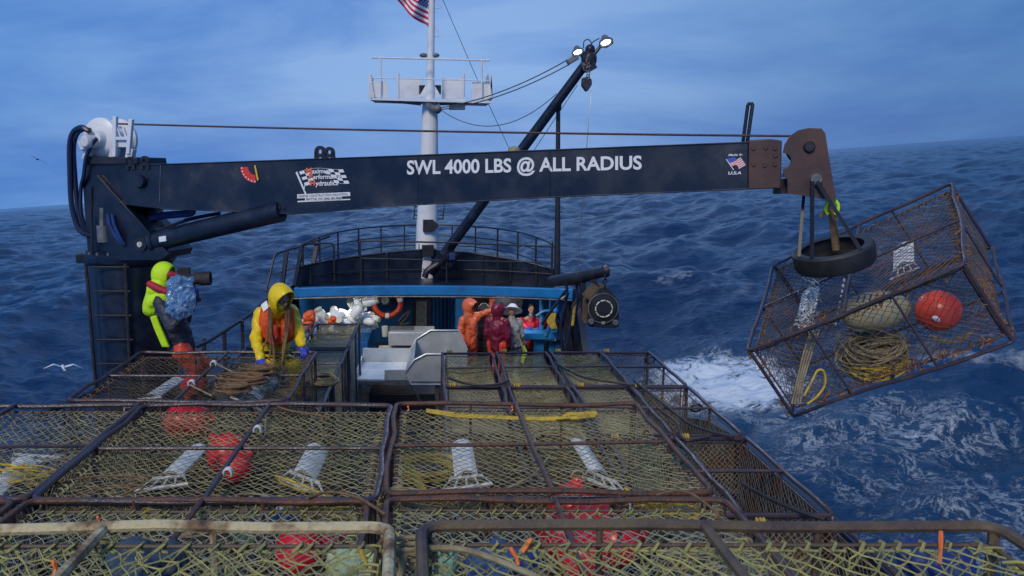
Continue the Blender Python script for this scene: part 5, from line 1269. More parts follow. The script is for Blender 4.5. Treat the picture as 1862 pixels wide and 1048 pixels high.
def glove(parent, wrist, elbow, palm_n, m=None, curl=.5, left=False, name='glove'):
    """a palm with four unequal bent fingers and a thumb, continuing the forearm"""
    d = nrm(np.asarray(wrist) - np.asarray(elbow)); n = nrm(np.asarray(palm_n) - d * (np.asarray(palm_n) @ d)); s = np.cross(d, n) * (-1 if left else 1)
    w = np.asarray(wrist, float); caps = [(w - d * .05, w + d * .01, .036, .034)]; ells = [(w + d * .05, (.026, .026, .026))]
    for k in range(4):
        caps.append((w + d * .01 + s * (k - 1.5) * .012, w + d * .088 + s * (k - 1.5) * .021, .020, .0135))
        a = w + d * .088 + s * (k - 1.5) * .021; L_ = (.040, .046, .043, .034)[k]
        dd = d; p = a
        for j in range(3):
            dd = nrm(dd * math.cos(curl * .7) + n * math.sin(curl * .7)); nn = nrm(n - dd * (n @ dd)); q = p + dd * L_ * (1, .7, .55)[j] + s * (k - 1.5) * .002
            caps.append((p, q, .0115 - j * .001, .0105 - j * .001)); p = q
    t0 = w + d * .03 - s * .03; t1 = t0 + nrm(d * .6 - s * .7 + n * .35) * .045; t2 = t1 + nrm(d * .8 - s * .2 + n * .5) * .035
    caps += [(t0, t1, .016, .013), (t1, t2, .013, .011)]
    return blob(name, m or GLV, parent, caps, ells, voxel=.0055, smooth=2)
def person(label, J, face, jacket, trousers, boots=None, hood=True, skinm=None, hoodface=None, vis_face=True, gloves=None, jlen=.10, bulk=1.0, group=None, lining=None, collar=None, op_=44):
    """J: joints in world coordinates"""
    boots = boots or RUB
    root = empty('person', ((J['ankL'][0] + J['ankR'][0]) / 2, (J['ankL'][1] + J['ankR'][1]) / 2, min(J['ankL'][2], J['ankR'][2]) - .08), label, 'person', group)
    F_ = frame(face); s, f, u = F_[:, 0], F_[:, 1], F_[:, 2]; h = J['head']
    caps = [(J['neck'], h - u * .06, .055, .052), (J['pel'], J['chest'], .12, .14), (J['chest'], J['neck'], .13, .06)]
    for L_ in 'LR':
        caps += [(J['neck'], J['sho' + L_], .06, .06), (J['sho' + L_], J['elb' + L_], .055, .042), (J['elb' + L_], J['wri' + L_], .042, .030),
                 (J['pel'], J['hip' + L_], .11, .095), (J['hip' + L_], J['kne' + L_], .085, .055), (J['kne' + L_], J['ank' + L_], .052, .038)]
        toe = J['ank' + L_] + nrm(V(f[0], f[1], 0)) * .15 - V(0, 0, .05); caps.append((J['ank' + L_], toe, .04, .035))
    ells = [(h, (.076, .095, .112), F_), (h + f * .03 - u * .06, (.055, .06, .055), F_), (h + f * .098 - u * .012, (.014, .022, .026), F_), (h + f * .088 - u * .052, (.026, .014, .010), F_), (h + f * .078 + u * .03, (.05, .02, .014), F_), (h + s * .078, (.012, .018, .03), F_), (h - s * .078, (.012, .018, .03), F_)]
    body = blob('body', skinm or SKIN, root, caps, ells, voxel=.011, smooth=2)
    if vis_face:
        for sg in (-1, 1): MB().ell(h + f * .086 + s * sg * .031 + u * .012, (.014, .009, .008), F_).build('eye', DB, body)
    # jacket
    pj = J['pel'] + (J['pel'] - J['chest']) * 0 ; hem = J['pel'] + nrm(J['pel'] - J['chest']) * jlen; b = bulk
    caps = [(hem, J['pel'], .165 * b, .17 * b), (J['pel'], J['chest'], .17 * b, .19 * b), (J['chest'], J['neck'] - u * .0, .185 * b, .09 * b)]
    # flatten: two side capsules give broad shoulders
    for L_ in 'LR':
        caps += [(J['chest'], J['sho' + L_], .15 * b, .095 * b), (J['sho' + L_], J['elb' + L_], .090 * b, .072 * b), (J['elb' + L_], J['wri' + L_], .074 * b, .055 * b)]
    jk = blob('jacket', jacket, root, caps, voxel=.014, smooth=5, disp=.045, dscale=.09)
    caps = [(J['pel'], J['pel'] + (J['chest'] - J['pel']) * .3, .16 * b, .15 * b)]
    for L_ in 'LR':
        caps += [(J['pel'], J['hip' + L_], .14, .13), (J['hip' + L_], J['kne' + L_], .125, .092), (J['kne' + L_], J['ank' + L_] + V(0, 0, .06), .092, .085)]
    blob('trousers', trousers, root, caps, voxel=.015, smooth=4, disp=.04, dscale=.09)
    for L_ in 'LR':
        toe = J['ank' + L_] + nrm(V(f[0], f[1], 0)) * .17 - V(0, 0, .035); blob('boot', boots, root, [(J['ank' + L_] + V(0, 0, .12), J['ank' + L_] - V(0, 0, .02), .075, .06), (J['ank' + L_] - V(0, 0, .03), toe, .055, .05)], voxel=.014, smooth=2)
    if hood:
        G = frame(hoodface if hoodface is not None else face); s2, f2, u2 = G[:, 0], G[:, 1], G[:, 2]; mb_ = MB(); vs = []; nu, nv = 26, 16; fs = []
        c = h + u2 * .012 - f2 * .012
        for i in range(nv + 1):        # axis of the sphere is the facing direction: rows run from the face opening to the back
            t = R(op_) + (math.pi - R(op_)) * i / nv
            for j in range(nu):
                a = 2 * math.pi * j / nu; rx, ry, rz = .135, .168, .170
                drop = 1.0 + (.22 if math.sin(a) < 0 else 0) * abs(math.sin(a)) * math.sin(t)
                pk = .055 * max(0, math.sin(a)) ** .8 * max(0, 1 - i / 5)
                vs.append(c + s2 * rx * math.sin(t) * math.cos(a) + f2 * (ry * math.cos(t) + pk) + u2 * rz * math.sin(t) * math.sin(a) * drop)
        for i in range(nv):
            for j in range(nu): fs.append((i * nu + j, (i + 1) * nu + j, (i + 1) * nu + (j + 1) % nu, i * nu + (j + 1) % nu))
        mb_.add(vs, fs); ho = mb_.build('hood', jacket, root); md = ho.modifiers.new('thick', 'SOLIDIFY'); md.thickness = .014; md.offset = 1
        sb = ho.modifiers.new('sub', 'SUBSURF'); sb.levels = 1; sb.render_levels = 1
        tx = bpy.data.textures.new('hood_folds', 'CLOUDS'); tx.noise_scale = .07; dp = ho.modifiers.new('folds', 'DISPLACE'); dp.texture = tx; dp.strength = .014; dp.texture_coords = 'LOCAL'
        if collar is None:
            caps = [(J['neck'] - u2 * .03, c - u2 * .09 - f2 * .01, .115, .105)]; blob('collar', jacket, root, caps, voxel=.014, smooth=3, disp=.02)
        if lining is not None:
            ln = MB(); vs2 = [c + (v - c) * .86 for v in vs[:nu * 6]]; ln.add(vs2[:nu * 4], [q for q in fs if max(q) < nu * 4]); l_ = ln.build('hood_lining', lining, root); md = l_.modifiers.new('thick', 'SOLIDIFY'); md.thickness = .006
    if gloves:
        for L_, n_, cu in gloves: glove(root, J['wri' + L_], J['elb' + L_], n_, curl=cu, left=(L_ == 'L'))
    else:
        for L_ in 'LR': glove(root, J['wri' + L_], J['elb' + L_], (0, 0, -1), m=BLK, curl=.5, left=(L_ == 'L'))
    return root, F_

def P(px, py, Y): return at(px, py, Y)
# 1. cameraman in fluorescent hood on the port side, facing starboard
zf_ = -3.0
J = dict(head=P(303, 503, 9.95), neck=P(291, 533, 9.97), chest=P(303, 560, 9.97), pel=P(328, 622, 9.98), shoL=P(298, 548, 10.15), shoR=P(292, 550, 9.78),
         elbL=P(335, 585, 10.18), wriL=P(352, 545, 9.95), elbR=P(312, 596, 9.55), wriR=P(342, 560, 9.62),
         hipL=P(335, 640, 10.08), hipR=P(332, 642, 9.88), kneL=V(-2.86, 10.12, -2.50), kneR=V(-2.90, 9.86, -2.50), ankL=V(-2.95, 10.15, -2.92), ankR=V(-2.98, 9.86, -2.92))
pg, Fg = person('person with a fluorescent yellow hood filming with a camera wrapped in clear plastic', J, (1, -.15, -.05), NAVY, REDO, hood=False, gloves=[('L', (0, 0, 1), .9), ('R', (.5, 0, 1), .9)], jlen=.05)
# hood in fluorescent yellow
def hood_only(c, face, m, par, name='hood', op=52, rx=.125, ry=.16, rz=.165, back=.2):
    G = frame(face); s2, f2, u2 = G[:, 0], G[:, 1], G[:, 2]; vs = []; nu, nv = 26, 16; fs = []
    for i in range(nv + 1):
        t = R(op) + (math.pi - R(op)) * i / nv
        for j in range(nu):
            a = 2 * math.pi * j / nu; drop = 1.0 + (back if math.sin(a) < 0 else 0) * abs(math.sin(a)) * math.sin(t)
            vs.append(c + s2 * rx * math.sin(t) * math.cos(a) + f2 * ry * math.cos(t) + u2 * rz * math.sin(t) * math.sin(a) * drop)
    for i in range(nv):
        for j in range(nu): fs.append((i * nu + j, (i + 1) * nu + j, (i + 1) * nu + (j + 1) % nu, i * nu + (j + 1) % nu))
    o = MB().add(vs, fs).build(name, m, par); md = o.modifiers.new('thick', 'SOLIDIFY'); md.thickness = .012; md.offset = 1; return o
hood_only(J['head'] + V(-.03, 0, .02), (1, -.2, -.25), NEON, pg, back=.35)
blob('collar', NEON, pg, [(J['head'] + V(-.05, 0, -.06), P(284, 528, 9.9), .12, .12)], voxel=.014, smooth=4, disp=.02)
# neon yoke, back and the tail strip
blob('neon_yoke', NEON, pg, [(P(285, 530, 9.92), P(277, 560, 9.92), .12, .125), (P(280, 548, 9.86), P(300, 536, 9.80), .10, .085), (P(300, 538, 9.78), P(310, 545, 9.78), .08, .05)], voxel=.014, smooth=5, disp=.03)
MB().prism([P(*q, 9.72) for q in ((272, 577), (284, 574), (290, 590), (308, 632), (294, 632), (280, 600))], (.0, .05, 0)).build('neon_strip', NEON, pg, bevel=.012)
blob('life_vest_strap', RED, pg, [(P(273, 517, 9.80), P(288, 525, 9.75), .045, .05), (P(288, 525, 9.75), P(303, 531, 9.74), .05, .045), (P(310, 500, 9.80), P(322, 503, 9.82), .045, .04)], voxel=.010, smooth=2)
# the camera: body, lens, viewfinder; and the plastic over it
cm = empty('video_camera', P(335, 560, 9.6), 'black video camera with a round lens held up by the hooded cameraman', 'camera')
m_ = MB(); m_.bar(P(318, 512, 9.75), P(350, 512, 9.70), .14, .16); m_.build('body', BLK, cm, bevel=.015)
m_ = MB(); m_.lathe([(0, 0), (.06, 0), (.065, .1), (.085, .16), (.085, .26), (.07, .26), (.06, .22), (0, .2)], P(343, 508, 9.7), (1, .05, .04), 20); m_.build('lens', BLK, cm)
m_ = MB(); m_.b2(P(322, 487, 9.9), P(348, 512, 9.95)); m_.build('matte_box', BLK, cm, bevel=.01)
m_ = MB(); m_.cyl(P(352, 500, 9.7), P(370, 508, 9.7), .05, .055); m_.bar(P(356, 538, 9.6), P(364, 548, 9.6), .05); m_.build('viewfinder', BLK, cm, bevel=.01)
BAG = mat('clear_blue_plastic', (.10, .26, .55), (.22, .42, .70), rough=.10, scale=11, lo=.42, hi=.6, bump=1.0, bscale=9, c3=(.45, .68, .80), spec=1.0)
BAG.node_tree.nodes['Principled BSDF'].inputs['Alpha'].default_value = .55
BAG.node_tree.nodes['Principled BSDF'].inputs['Coat Weight'].default_value = .8
o = blob('tmpbag', BAG, cm, [(P(324, 520, 9.50), P(328, 556, 9.46), .135, .175), (P(340, 515, 9.5), P(345, 535, 9.48), .09, .09)], voxel=.011, smooth=6, disp=.085, dscale=.075, hard=True)
o.name = 'rain_bag'

# 2. man in yellow oilskins leaning on the pot
J = dict(head=P(511, 543, 9.50), neck=P(504, 562, 9.72), chest=P(503, 592, 9.95), pel=P(500, 640, 10.18), shoR=P(474, 572, 9.82), shoL=P(530, 568, 9.85),
         elbR=P(465, 614, 9.62), wriR=P(474, 652, 9.22), elbL=P(543, 602, 9.78), wriL=P(549, 628, 9.62),
         hipL=P(510, 655, 10.2), hipR=P(492, 655, 10.2), kneL=V(-1.72, 10.05, -2.50), kneR=V(-1.98, 10.05, -2.50), ankL=V(-1.70, 10.2, -2.92), ankR=V(-2.02, 10.2, -2.92))
py_, Fy = person('person in yellow oilskins and orange life vest leaning on the crab pot with blue gloves', J, (.80, -.55, -.55), YEL, YEL, hoodface=(.72, -.66, -.40), op_=58, bulk=1.0, gloves=[('R', (0, .4, -1), .35), ('L', (0, .3, -1), .6)], jlen=.05)
blob('life_vest', ORV, py_, [(P(487, 566, 9.70), P(484, 605, 9.72), .095, .10), (P(523, 566, 9.70), P(523, 605, 9.74), .08, .095), (P(484, 610, 9.75), P(505, 616, 9.75), .10, .10), (P(505, 616, 9.75), P(522, 610, 9.76), .10, .09)], voxel=.012, smooth=4, disp=.03)
blob('vest_pocket', REDO, py_, [(P(497, 595, 9.62), P(499, 612, 9.63), .06, .06), (P(518, 595, 9.64), P(518, 608, 9.65), .05, .05)], voxel=.010, smooth=2)
m_ = MB(); m_.prism([P(474, 556, 9.66), P(484, 548, 9.66), P(488, 560, 9.60), P(479, 568, 9.60)], (0, .03, .01)); m_.build('reflective_patch', REFL, py_, bevel=.005)
m_ = MB()
gg = random.Random(2)
for (a, b, c_, d_) in (((489, 558), (488, 590), (484, 620), (470, 652)), ((491, 560), (491, 600), (492, 630), (490, 655)), ((494, 560), (493, 600), (497, 630), (499, 668)), ((523, 552), (521, 590), (517, 630), (512, 668)), ((526, 554), (525, 590), (519, 625), (513, 660)), ((520, 556), (518, 600), (514, 640), (516, 672))):
    m_.tube(curve3([P(*a, 9.52), P(*b, 9.54), P(*c_, 9.5), P(*d_, 9.30)], 7), .011, 6)
single('neck_ropes', m_, ROPEB, 'brown ropes hanging round the neck of the man in yellow', 'rope')

# 3.-7. the deckhands under the foredeck
def stand(px, pyh, pyf, Y, face, lean=0.0, arms=None, wid=.20):
    """upright figure between two picture heights"""
    top_ = P(px, pyh, Y); foot = P(px, pyf, Y); H = (top_[2] - foot[2]) / 1.80; f = nrm(V(face[0], face[1], 0)); s = nrm(np.cross(f, (0, 0, 1)))
    b = V(top_[0], Y, foot[2]); z = lambda k, l=0: b + V(0, 0, k * H) + f * (lean * k / 1.8 + l)
    J = dict(head=z(1.67, .02), neck=z(1.50), chest=z(1.28), pel=z(.98), ankL=b - s * .11 + V(0, 0, .08), ankR=b + s * .11 + V(0, 0, .08))
    J['shoL'] = z(1.42) - s * wid * H; J['shoR'] = z(1.42) + s * wid * H; J['hipL'] = z(.90) - s * .10; J['hipR'] = z(.90) + s * .10
    J['kneL'] = z(.50, .03) - s * .11; J['kneR'] = z(.50, .03) + s * .11
    J['elbL'] = z(1.12, -.02) - s * (wid + .05); J['elbR'] = z(1.12, -.02) + s * (wid + .05); J['wriL'] = z(.90, .10) - s * (wid + .02); J['wriR'] = z(.90, .10) + s * (wid + .02)
    if arms: J.update(arms)
    return J
FEET = 702
J = stand(853, 546, FEET, 17.0, (.75, -.65, -.1), arms=dict(elbL=P(878, 571, 16.95), wriL=P(895, 564, 16.9)))
J['shoL'] = P(866, 577, 17.0)
person('person in an orange hooded oilskin pointing to the right with an outstretched arm', J, (.8, -.55, -.12), ORG, REDO, lining=BLK, bulk=1.0)
J = stand(880, 556, FEET, 17.5, (.2, 1, 0))
person('person in black clothes standing half hidden behind the pointing man', J, (.3, .9, -.2), BLK, BLK, hood=True)
J = stand(905, 553, FEET - 2, 16.5, (.5, .85, 0), wid=.19)
pm, Fm = person('person in a maroon hooded jacket seen from behind beside the white hat', J, (.5, .85, -.1), MAROON, REDO)
MB().ell(J['head'] + V(-.01, 0, .13), (.10, .12, .055)).build('knit_cap', NAVY, pm)
J = stand(931, 556, FEET, 16.8, (-.35, .9, 0), wid=.17)
pw, Fw = person('person in grey oilskins with a wide brimmed white hat and a black belt', J, (-.2, .95, -.1), GREYC, GREYC, hood=False)
hc = J['head'] + V(.02, -.02, .06); hx = nrm((.12, .62, 1)); m_ = MB(); m_.lathe([(.0, .10), (.07, .09), (.115, .03), (.125, -.02), (.20, -.035), (.205, -.045), (.12, -.035), (.0, -.03)], hc, hx, 28); m_.build('hat', WHITE, pw)
m_ = MB(); c = P(931, 630, 16.8); m_.lathe([(.19, -.025), (.20, 0), (.19, .025)], V(c[0], 16.8, c[2]), (0, 0, 1), 22); m_.build('belt', BLK, pw)
m_ = MB(); m_.bar(P(927, 596, 16.55), P(925, 612, 16.55), .04, .03); m_.build('knife_sheath', BLK, pw, bevel=.005)
m_ = MB(); m_.tube(curve3([P(938, 606, 16.5), P(947, 622, 16.5), P(953, 640, 16.5)], 6), .025, 6); single('paddle', m_, ROPET, 'pale stick hanging at the side of the man in grey', 'stick')
m_ = MB(); m_.prism([P(953, 628, 16.9), P(959, 640, 16.9), P(952, 662, 16.9), P(946, 660, 16.9), P(950, 640, 16.9)], (0, .05, 0)); single('neon_bag', m_, NEON, 'small fluorescent bag hanging right of the man in grey', 'bag', bevel=.01)
J = stand(967, 552, 700, 18.5, (.1, -1, 0), arms=dict(elbR=P(948, 588, 18.35), wriR=P(958, 596, 18.15), elbL=P(993, 588, 18.35), wriL=P(987, 594, 18.15)), wid=.21)
pr, Fr = person('person in a red jacket with blue gloves facing aft behind the blue bench', J, (.05, -1, .05), RED, NAVY, hood=False, gloves=[('R', (1, 0, 0), .9), ('L', (-1, 0, 0), .9)])
blob('hair', HAIR, pr, ells=[(J['head'] + V(0, .03, .045), (.088, .10, .09)), (J['head'] + V(0, .04, -.02), (.088, .075, .09))], voxel=.012, smooth=2, disp=.02)
blob('neck_gaiter', GREYM, pr, [(J['neck'] + V(0, -.01, -.02), J['neck'] + V(0, -.02, .05), .085, .08)], voxel=.012, smooth=2)

# ------------------------------------------------------------------ things inside and on top of the flat pots
def buoy(px, py, z, r_, label, m=BUOYR, squash=1.0, ax=(0, 0, 1), grp=None):
    c = atz(px, py, z); b_ = empty('buoy', c - V(0, 0, r_), label, 'buoy', grp); m_ = MB(); m_.ell(c, (r_, r_, r_ * squash), nu=26, nv=16); ax = nrm(ax)
    m_.lathe([(r_ * .42, r_ * .84), (r_ * .25, r_ * 1.05), (r_ * .2, r_ * 1.25), (0, r_ * 1.27)], c, ax, 14); m_.build('body', m, b_)
    t_ = MB(); t_.tube([c + ax * r_ * 1.28 + V(.05 * math.cos(t), 0, .05 * math.sin(t)) for t in np.linspace(0, 2 * math.pi, 14, endpoint=False)], .009, 6, closed=True); t_.build('eye_rope', ROPET, b_); return b_
buoy(332, 768, -2.66, .20, 'red buoy nearest the back edge in the middle flat pot', ax=(1, 0, .2))
buoy(362, 768, -2.62, .16, 'smaller red buoy touching the back buoy in the middle flat pot', ax=(1, 0, .3))
buoy(415, 825, -2.70, .20, 'red buoy in the middle of the flat pot, under the long bar', ax=(-.6, .3, .5))
buoy(428, 850, -2.72, .16, 'small dark red buoy in front of the middle one', ax=(.6, .3, .5))
buoy(350, 700, -2.70, .15, 'red buoy under the net at the near side of the pot the men stand by', ax=(.6, .3, .5))
buoy(1040, 925, -2.60, .19, 'tall pink red buoy under the middle bar of the pot at right', ax=(.2, .2, 1))
buoy(1075, 955, -2.64, .20, 'pink red buoy right of the tall one', ax=(1, .2, .2))
buoy(1020, 972, -2.66, .17, 'pink red buoy left of the bar below the brown pipe', ax=(-1, .2, .2))
buoy(1120, 985, -2.62, .18, 'pink red buoy farthest right below the brown pipe', ax=(1, .2, .2))
buoy(1060, 1010, -2.66, .19, 'pink red buoy lowest in the picture on the right', ax=(1, .2, .2))
buoy(545, 1000, -2.60, .17, 'dark red buoy below the pale pipe', ax=(1, .2, .2))
buoy(590, 985, -2.66, .14, 'small dark red buoy beside the green bag', ax=(1, .2, .2))
def bagshape(px, py, z, rad, m, label, name='bait_bag', seed=1, m2=None):
    c = atz(px, py, z); root = empty(name, c - V(0, 0, rad[2]), label, 'bag'); o = blob('body', m, root, ells=[(c, rad, rotm((0, 0, 1), seed)), (c + V(rad[0] * .5, .03, .02), (rad[0] * .6, rad[1] * .7, rad[2] * .8))], voxel=.015, smooth=3, disp=.12, dscale=.07); return o
BW = mat('blue_and_white_wrap', (.03, .16, .62), (.75, .8, .82), rough=.3, scale=9, lo=.48, hi=.52, bump=.4)
bagshape(495, 946, -2.55, (.17, .12, .10), BW, 'shiny blue and white plastic bag under the pale front pipe')
GB = mat('pale_green_mesh_bag', (.16, .34, .24), (.34, .48, .34), rough=.7, scale=14, bump=.8)
bagshape(445, 958, -2.62, (.18, .13, .10), GB, 'pale green bag left of the blue and white bag', seed=2)
bagshape(640, 1035, -2.0, (.15, .10, .09), mat('pale_yellow_mesh_bag', (.45, .50, .26), (.28, .42, .3), rough=.7, scale=12, bump=.8), 'pale yellow green bag at the bottom just left of the tied corner', seed=3)
bagshape(790, 1036, -2.02, (.12, .09, .07), GB, 'pale green bag at the bottom just right of the tied corner', seed=1)
bagshape(900, 1035, -2.02, (.20, .14, .11), mat('navy_tarp', (.02, .05, .16), (.05, .10, .2), rough=.5, scale=9), 'dark blue bag at the bottom edge right of the tied corner', seed=4)
bagshape(250, 1030, -1.98, (.24, .14, .10), mat('slate_tarp', (.03, .045, .07), (.06, .08, .11), rough=.4, scale=9, bump=.5), 'dark slate tarp bundle at the bottom left', seed=2)
bagshape(1700, 1030, -2.0, (.2, .14, .10), mat('royal_blue_tarp', (.015, .03, .16), (.02, .05, .12), rough=.5, scale=9, bump=.5), 'royal blue bundle at the bottom right under the netting', seed=2)
bagshape(660, 1035, -2.05, (.15, .1, .1), mat('lemon_plastic', (.7, .55, .05), (.5, .45, .1), rough=.5, scale=9, bump=.5), 'yellow plastic lump in the tied corner of the front pots', seed=2)
# coils of rope lying in the pots
def coilz(px, py, z, rx, rz, n, r_, m, label, seed, ax=(0, 0, 1)): return coil(atz(px, py, z), rx, rx, rz, n, r_, m, label, ax=ax, seed=seed)
coilz(300, 850, -2.92, .26, .04, 10, .011, ROPET, 'tan coil of line at the left in the middle flat pot', 3)
coilz(620, 830, -2.94, .27, .04, 10, .011, mat('dark_green_line', (.03, .07, .05), (.06, .10, .06), rough=.8, scale=12), 'dark green coil of line near the seam in the middle flat pot', 5)
coilz(780, 850, -2.93, .25, .04, 10, .011, ROPEY, 'faded yellow coil of line at the left in the rusty flat pot', 6)
coilz(1010, 800, -2.95, .28, .04, 10, .011, ROPET, 'tan coil of line in the middle of the rusty flat pot', 7)
coilz(1200, 830, -2.95, .24, .04, 9, .011, MATS['dark_green_line'], 'dark green coil of line at the right in the rusty flat pot', 8)
coilz(1240, 960, -2.9, .25, .04, 9, .011, MATS['dark_green_line'], 'dark green coil of line right of the pink red buoys', 9)
coilz(850, 985, -2.9, .26, .04, 9, .011, ROPET, 'tan coil of line below the brown front pipe', 10)
coilz(230, 960, -2.85, .25, .04, 9, .011, ROPEY, 'yellow coil of line under the pale front pipe', 11)
coilz(590, 690, -2.6, .15, .04, 8, .010, ROPET, 'small tan coil hanging inside the pot beside the aisle', 12)
# heap of brown rope by the man in yellow
gg = random.Random(21)
for k, (px, py, rx) in enumerate(((440, 690, .20), (470, 672, .15), (425, 705, .13))):
    coil(atz(px, py, -2.19), rx, rx * .6, .03, 9, .011, ROPEB, ['largest tangle of brown rope on the pot in front of the man in yellow', 'tangle of brown rope right under the glove of the man in yellow', 'small tangle of brown rope at the left of the heap'][k], seed=30 + k, turns_rnd=.35)
c = atz(482, 705, -2.42); o = bagshape(482, 705, -2.45, (.13, .2, .09), mat('grey_blue_mesh_bag', (.25, .34, .36), (.16, .22, .24), rough=.6, scale=14, bump=.6), 'grey blue bag under the net below the brown rope heap', seed=0)
# yellow rope strung along the rusty pot
m_ = MB()
for k in range(3): m_.tube(curve3([atz(775, 745 + k * 2, -2.27), atz(830, 752 + k * 3, -2.31), atz(900, 757 + k * 2, -2.33), atz(985, 760 + k * 2, -2.32), atz(1050, 757 + k * 3, -2.30), atz(1085, 750 + k * 2, -2.29)], 8), .010, 6)
single('yellow_rope', m_, ROPEY, 'yellow rope running under the far edge of the rusty flat pot', 'rope')
m_ = MB()
for k in range(8): m_.tube(curve3([atz(1010 + k * 3, 762, -2.29), atz(1040 + gg.uniform(-10, 10), 758 + gg.uniform(-6, 6), -2.27), atz(1082, 752 + gg.uniform(-4, 8), -2.29)], 6), .010, 6)
single('yellow_rope_knot', m_, ROPEY, 'bunched yellow rope knot at the right end of the yellow rope', 'rope')
m_ = MB()
for k in range(3): m_.tube(curve3([atz(728 + k * 6, 830, -2.55), atz(745 + k * 5, 860, -2.55), atz(775 + k * 4, 905, -2.6)], 6), .012, 6)
single('yellow_strands', m_, ROPEY, 'three slanting yellow strands at the left inside the rusty flat pot', 'rope')
for (pts, zz, r_, m, lb_) in (
    ([(1000, 830), (960, 870), (880, 905)], -2.30, .007, ROPET, 'taut tan bridle line slanting left across the rusty pot'),
    ([(985, 870), (1030, 885), (1050, 892)], -2.30, .007, ROPET, 'short tan bridle line near the middle bar of the rusty pot'),
    ([(386, 655), (400, 665), (430, 680)], -2.22, .008, ROPET, 'tan lashing line near the far bar of the pot by the cameraman'),
    ([(345, 700), (365, 710), (385, 720)], -2.22, .008, ROPET, 'tan lashing line low on the pot by the cameraman'),
    ([(480, 728), (520, 745), (560, 752), (600, 760)], -2.25, .009, ROPEB, 'brown line trailing over the seam behind the middle pot'),
    ([(560, 905), (600, 895), (650, 905), (700, 935)], -2.21, .010, ROPEB, 'brown line sagging at the near right corner of the middle pot'),
    ([(1195, 900), (1230, 893), (1260, 900), (1300, 930), (1310, 948)], -2.05, .009, ROPEB, 'brown line arching over the near right corner of the rusty pot')):
    q = [atz(a, b, zz + (.05 if 0 < i < len(pts) - 1 and 'arch' in lb_ else 0)) for i, (a, b) in enumerate(pts)]; single('lashing_line', MB().tube(curve3(q, 8), r_, 6), m, lb_, 'rope')
for i, (px, py, rx, ry, mm, n_) in enumerate(((160, 915, .30, .10, ROPEB, 9), (420, 925, .22, .08, ROPET, 8), (560, 925, .30, .09, ROPEY, 7), (760, 930, .28, .09, ROPET, 8), (930, 925, .26, .08, ROPEB, 8), (1215, 935, .28, .10, ROPEY, 7), (60, 860, .22, .12, ROPEY, 7), (340, 960, .2, .1, ROPET, 8), (1290, 1000, .25, .1, ROPET, 8))):
    heap(atz(px, py, -2.42), rx, ry, n_, .008, mm, 'slack tangle of %s line under the front netting, %s' % ({0: 'brown', 1: 'tan', 2: 'yellow', 3: 'tan', 4: 'brown', 5: 'yellow', 6: 'yellow', 7: 'tan', 8: 'tan'}[i], ['far left', 'left of the blue bag', 'right of the blue bag', 'by the middle seam', 'left of the red buoys', 'right of the red buoys', 'beside the left white tunnel', 'under the pale pipe', 'lowest at the right'][i]), (.1, .1, 1), (.10, .05, .05), .25, 60 + i, name='twine_tangle')
# the thick tan rope tied round the two front corners, trailing right
rt_ = empty('tied_rope', atz(715, 1000, -1.5), 'thick tan rope tied round the corners where the two nearest pots meet', 'rope')
m_ = MB()
def cr(px, py, Y): return at(px, py, Y)
for k in range(4):
    cxx, z = -.10, -1.50 - k * .018; m_.tube([V(cxx + .105 * math.cos(t), 3.07 + .055 * math.sin(t), z + .012 * math.sin(t * 1.5 + k)) for t in np.linspace(0, 2 * math.pi, 20, endpoint=False)], .0095, 7, closed=True)
m_.build('turns', ROPET, rt_)
m_ = MB(); m_.tube(curve3([V(-.10, 3.0, -1.50), V(-.115, 2.98, -1.55), V(-.13, 2.96, -1.62), V(-.12, 2.95, -1.70)], 8), .014, 7); m_.tube(curve3([V(-.16, 3.0, -1.50), V(-.15, 2.98, -1.56), V(-.16, 2.96, -1.64)], 8), .013, 7); m_.build('ends', ROPET, rt_)
m_ = MB(); m_.tube(curve3([V(-.06, 3.0, -1.49), V(.03, 2.96, -1.455), V(.15, 2.90, -1.44), V(.32, 2.80, -1.46), V(.52, 2.68, -1.50), V(.62, 2.55, -1.50)], 10), .012, 7); m_.build('tail', ROPET, rt_)
# gear seen in the aisle under the table
single('deck_hose', MB().tube(curve3([V(-1.1, 13.2, -4.95), V(-.8, 13.8, -4.92), V(-.3, 13.5, -4.93), V(.05, 13.9, -4.9), V(-.4, 14.4, -4.9), V(-1.0, 14.2, -4.9)], 8), .035, 7), RUB, 'black hose snaking over the deck below the sorting table', 'hose')
# small bright markers tied to the twine
def ribbon(px, py, z, h_, label, m=ORANGE, tilt=0):
    a = atz(px, py, z); m_ = MB(); m_.tube([a, a + V(tilt * .3, -.004, -.25 * h_), a + V(tilt * .6 + .006, .0, -.6 * h_), a + V(tilt, -.01, -h_)], [.008, .010, .007, .009], 6); return single('marker_ribbon', m_, m, label, 'ribbon')
ribbon(928, 996, -1.47, .065, 'orange marker ribbon on the net right of centre, upright one', tilt=.03)
ribbon(966, 980, -1.45, .05, 'orange marker ribbon on the net right of centre, slanting one', tilt=-.035)
ribbon(98, 1018, -1.47, .06, 'orange marker ribbon on the yellow net at the left')
ribbon(178, 938, -2.22, .05, 'orange marker ribbon under the left end of the pale pipe')
ribbon(1711, 966, -1.43, .13, 'long orange marker ribbon hanging from the brown pipe at the right', ORANGE)
ribbon(656, 1000, -1.46, .07, 'yellow marker ribbon left of the tied corner', ROPEY, tilt=.02)
ribbon(742, 738, -2.23, .05, 'orange marker at the far left corner of the rusty pot')
ribbon(931, 738, -2.23, .05, 'orange marker at the middle of the far edge of the rusty pot')
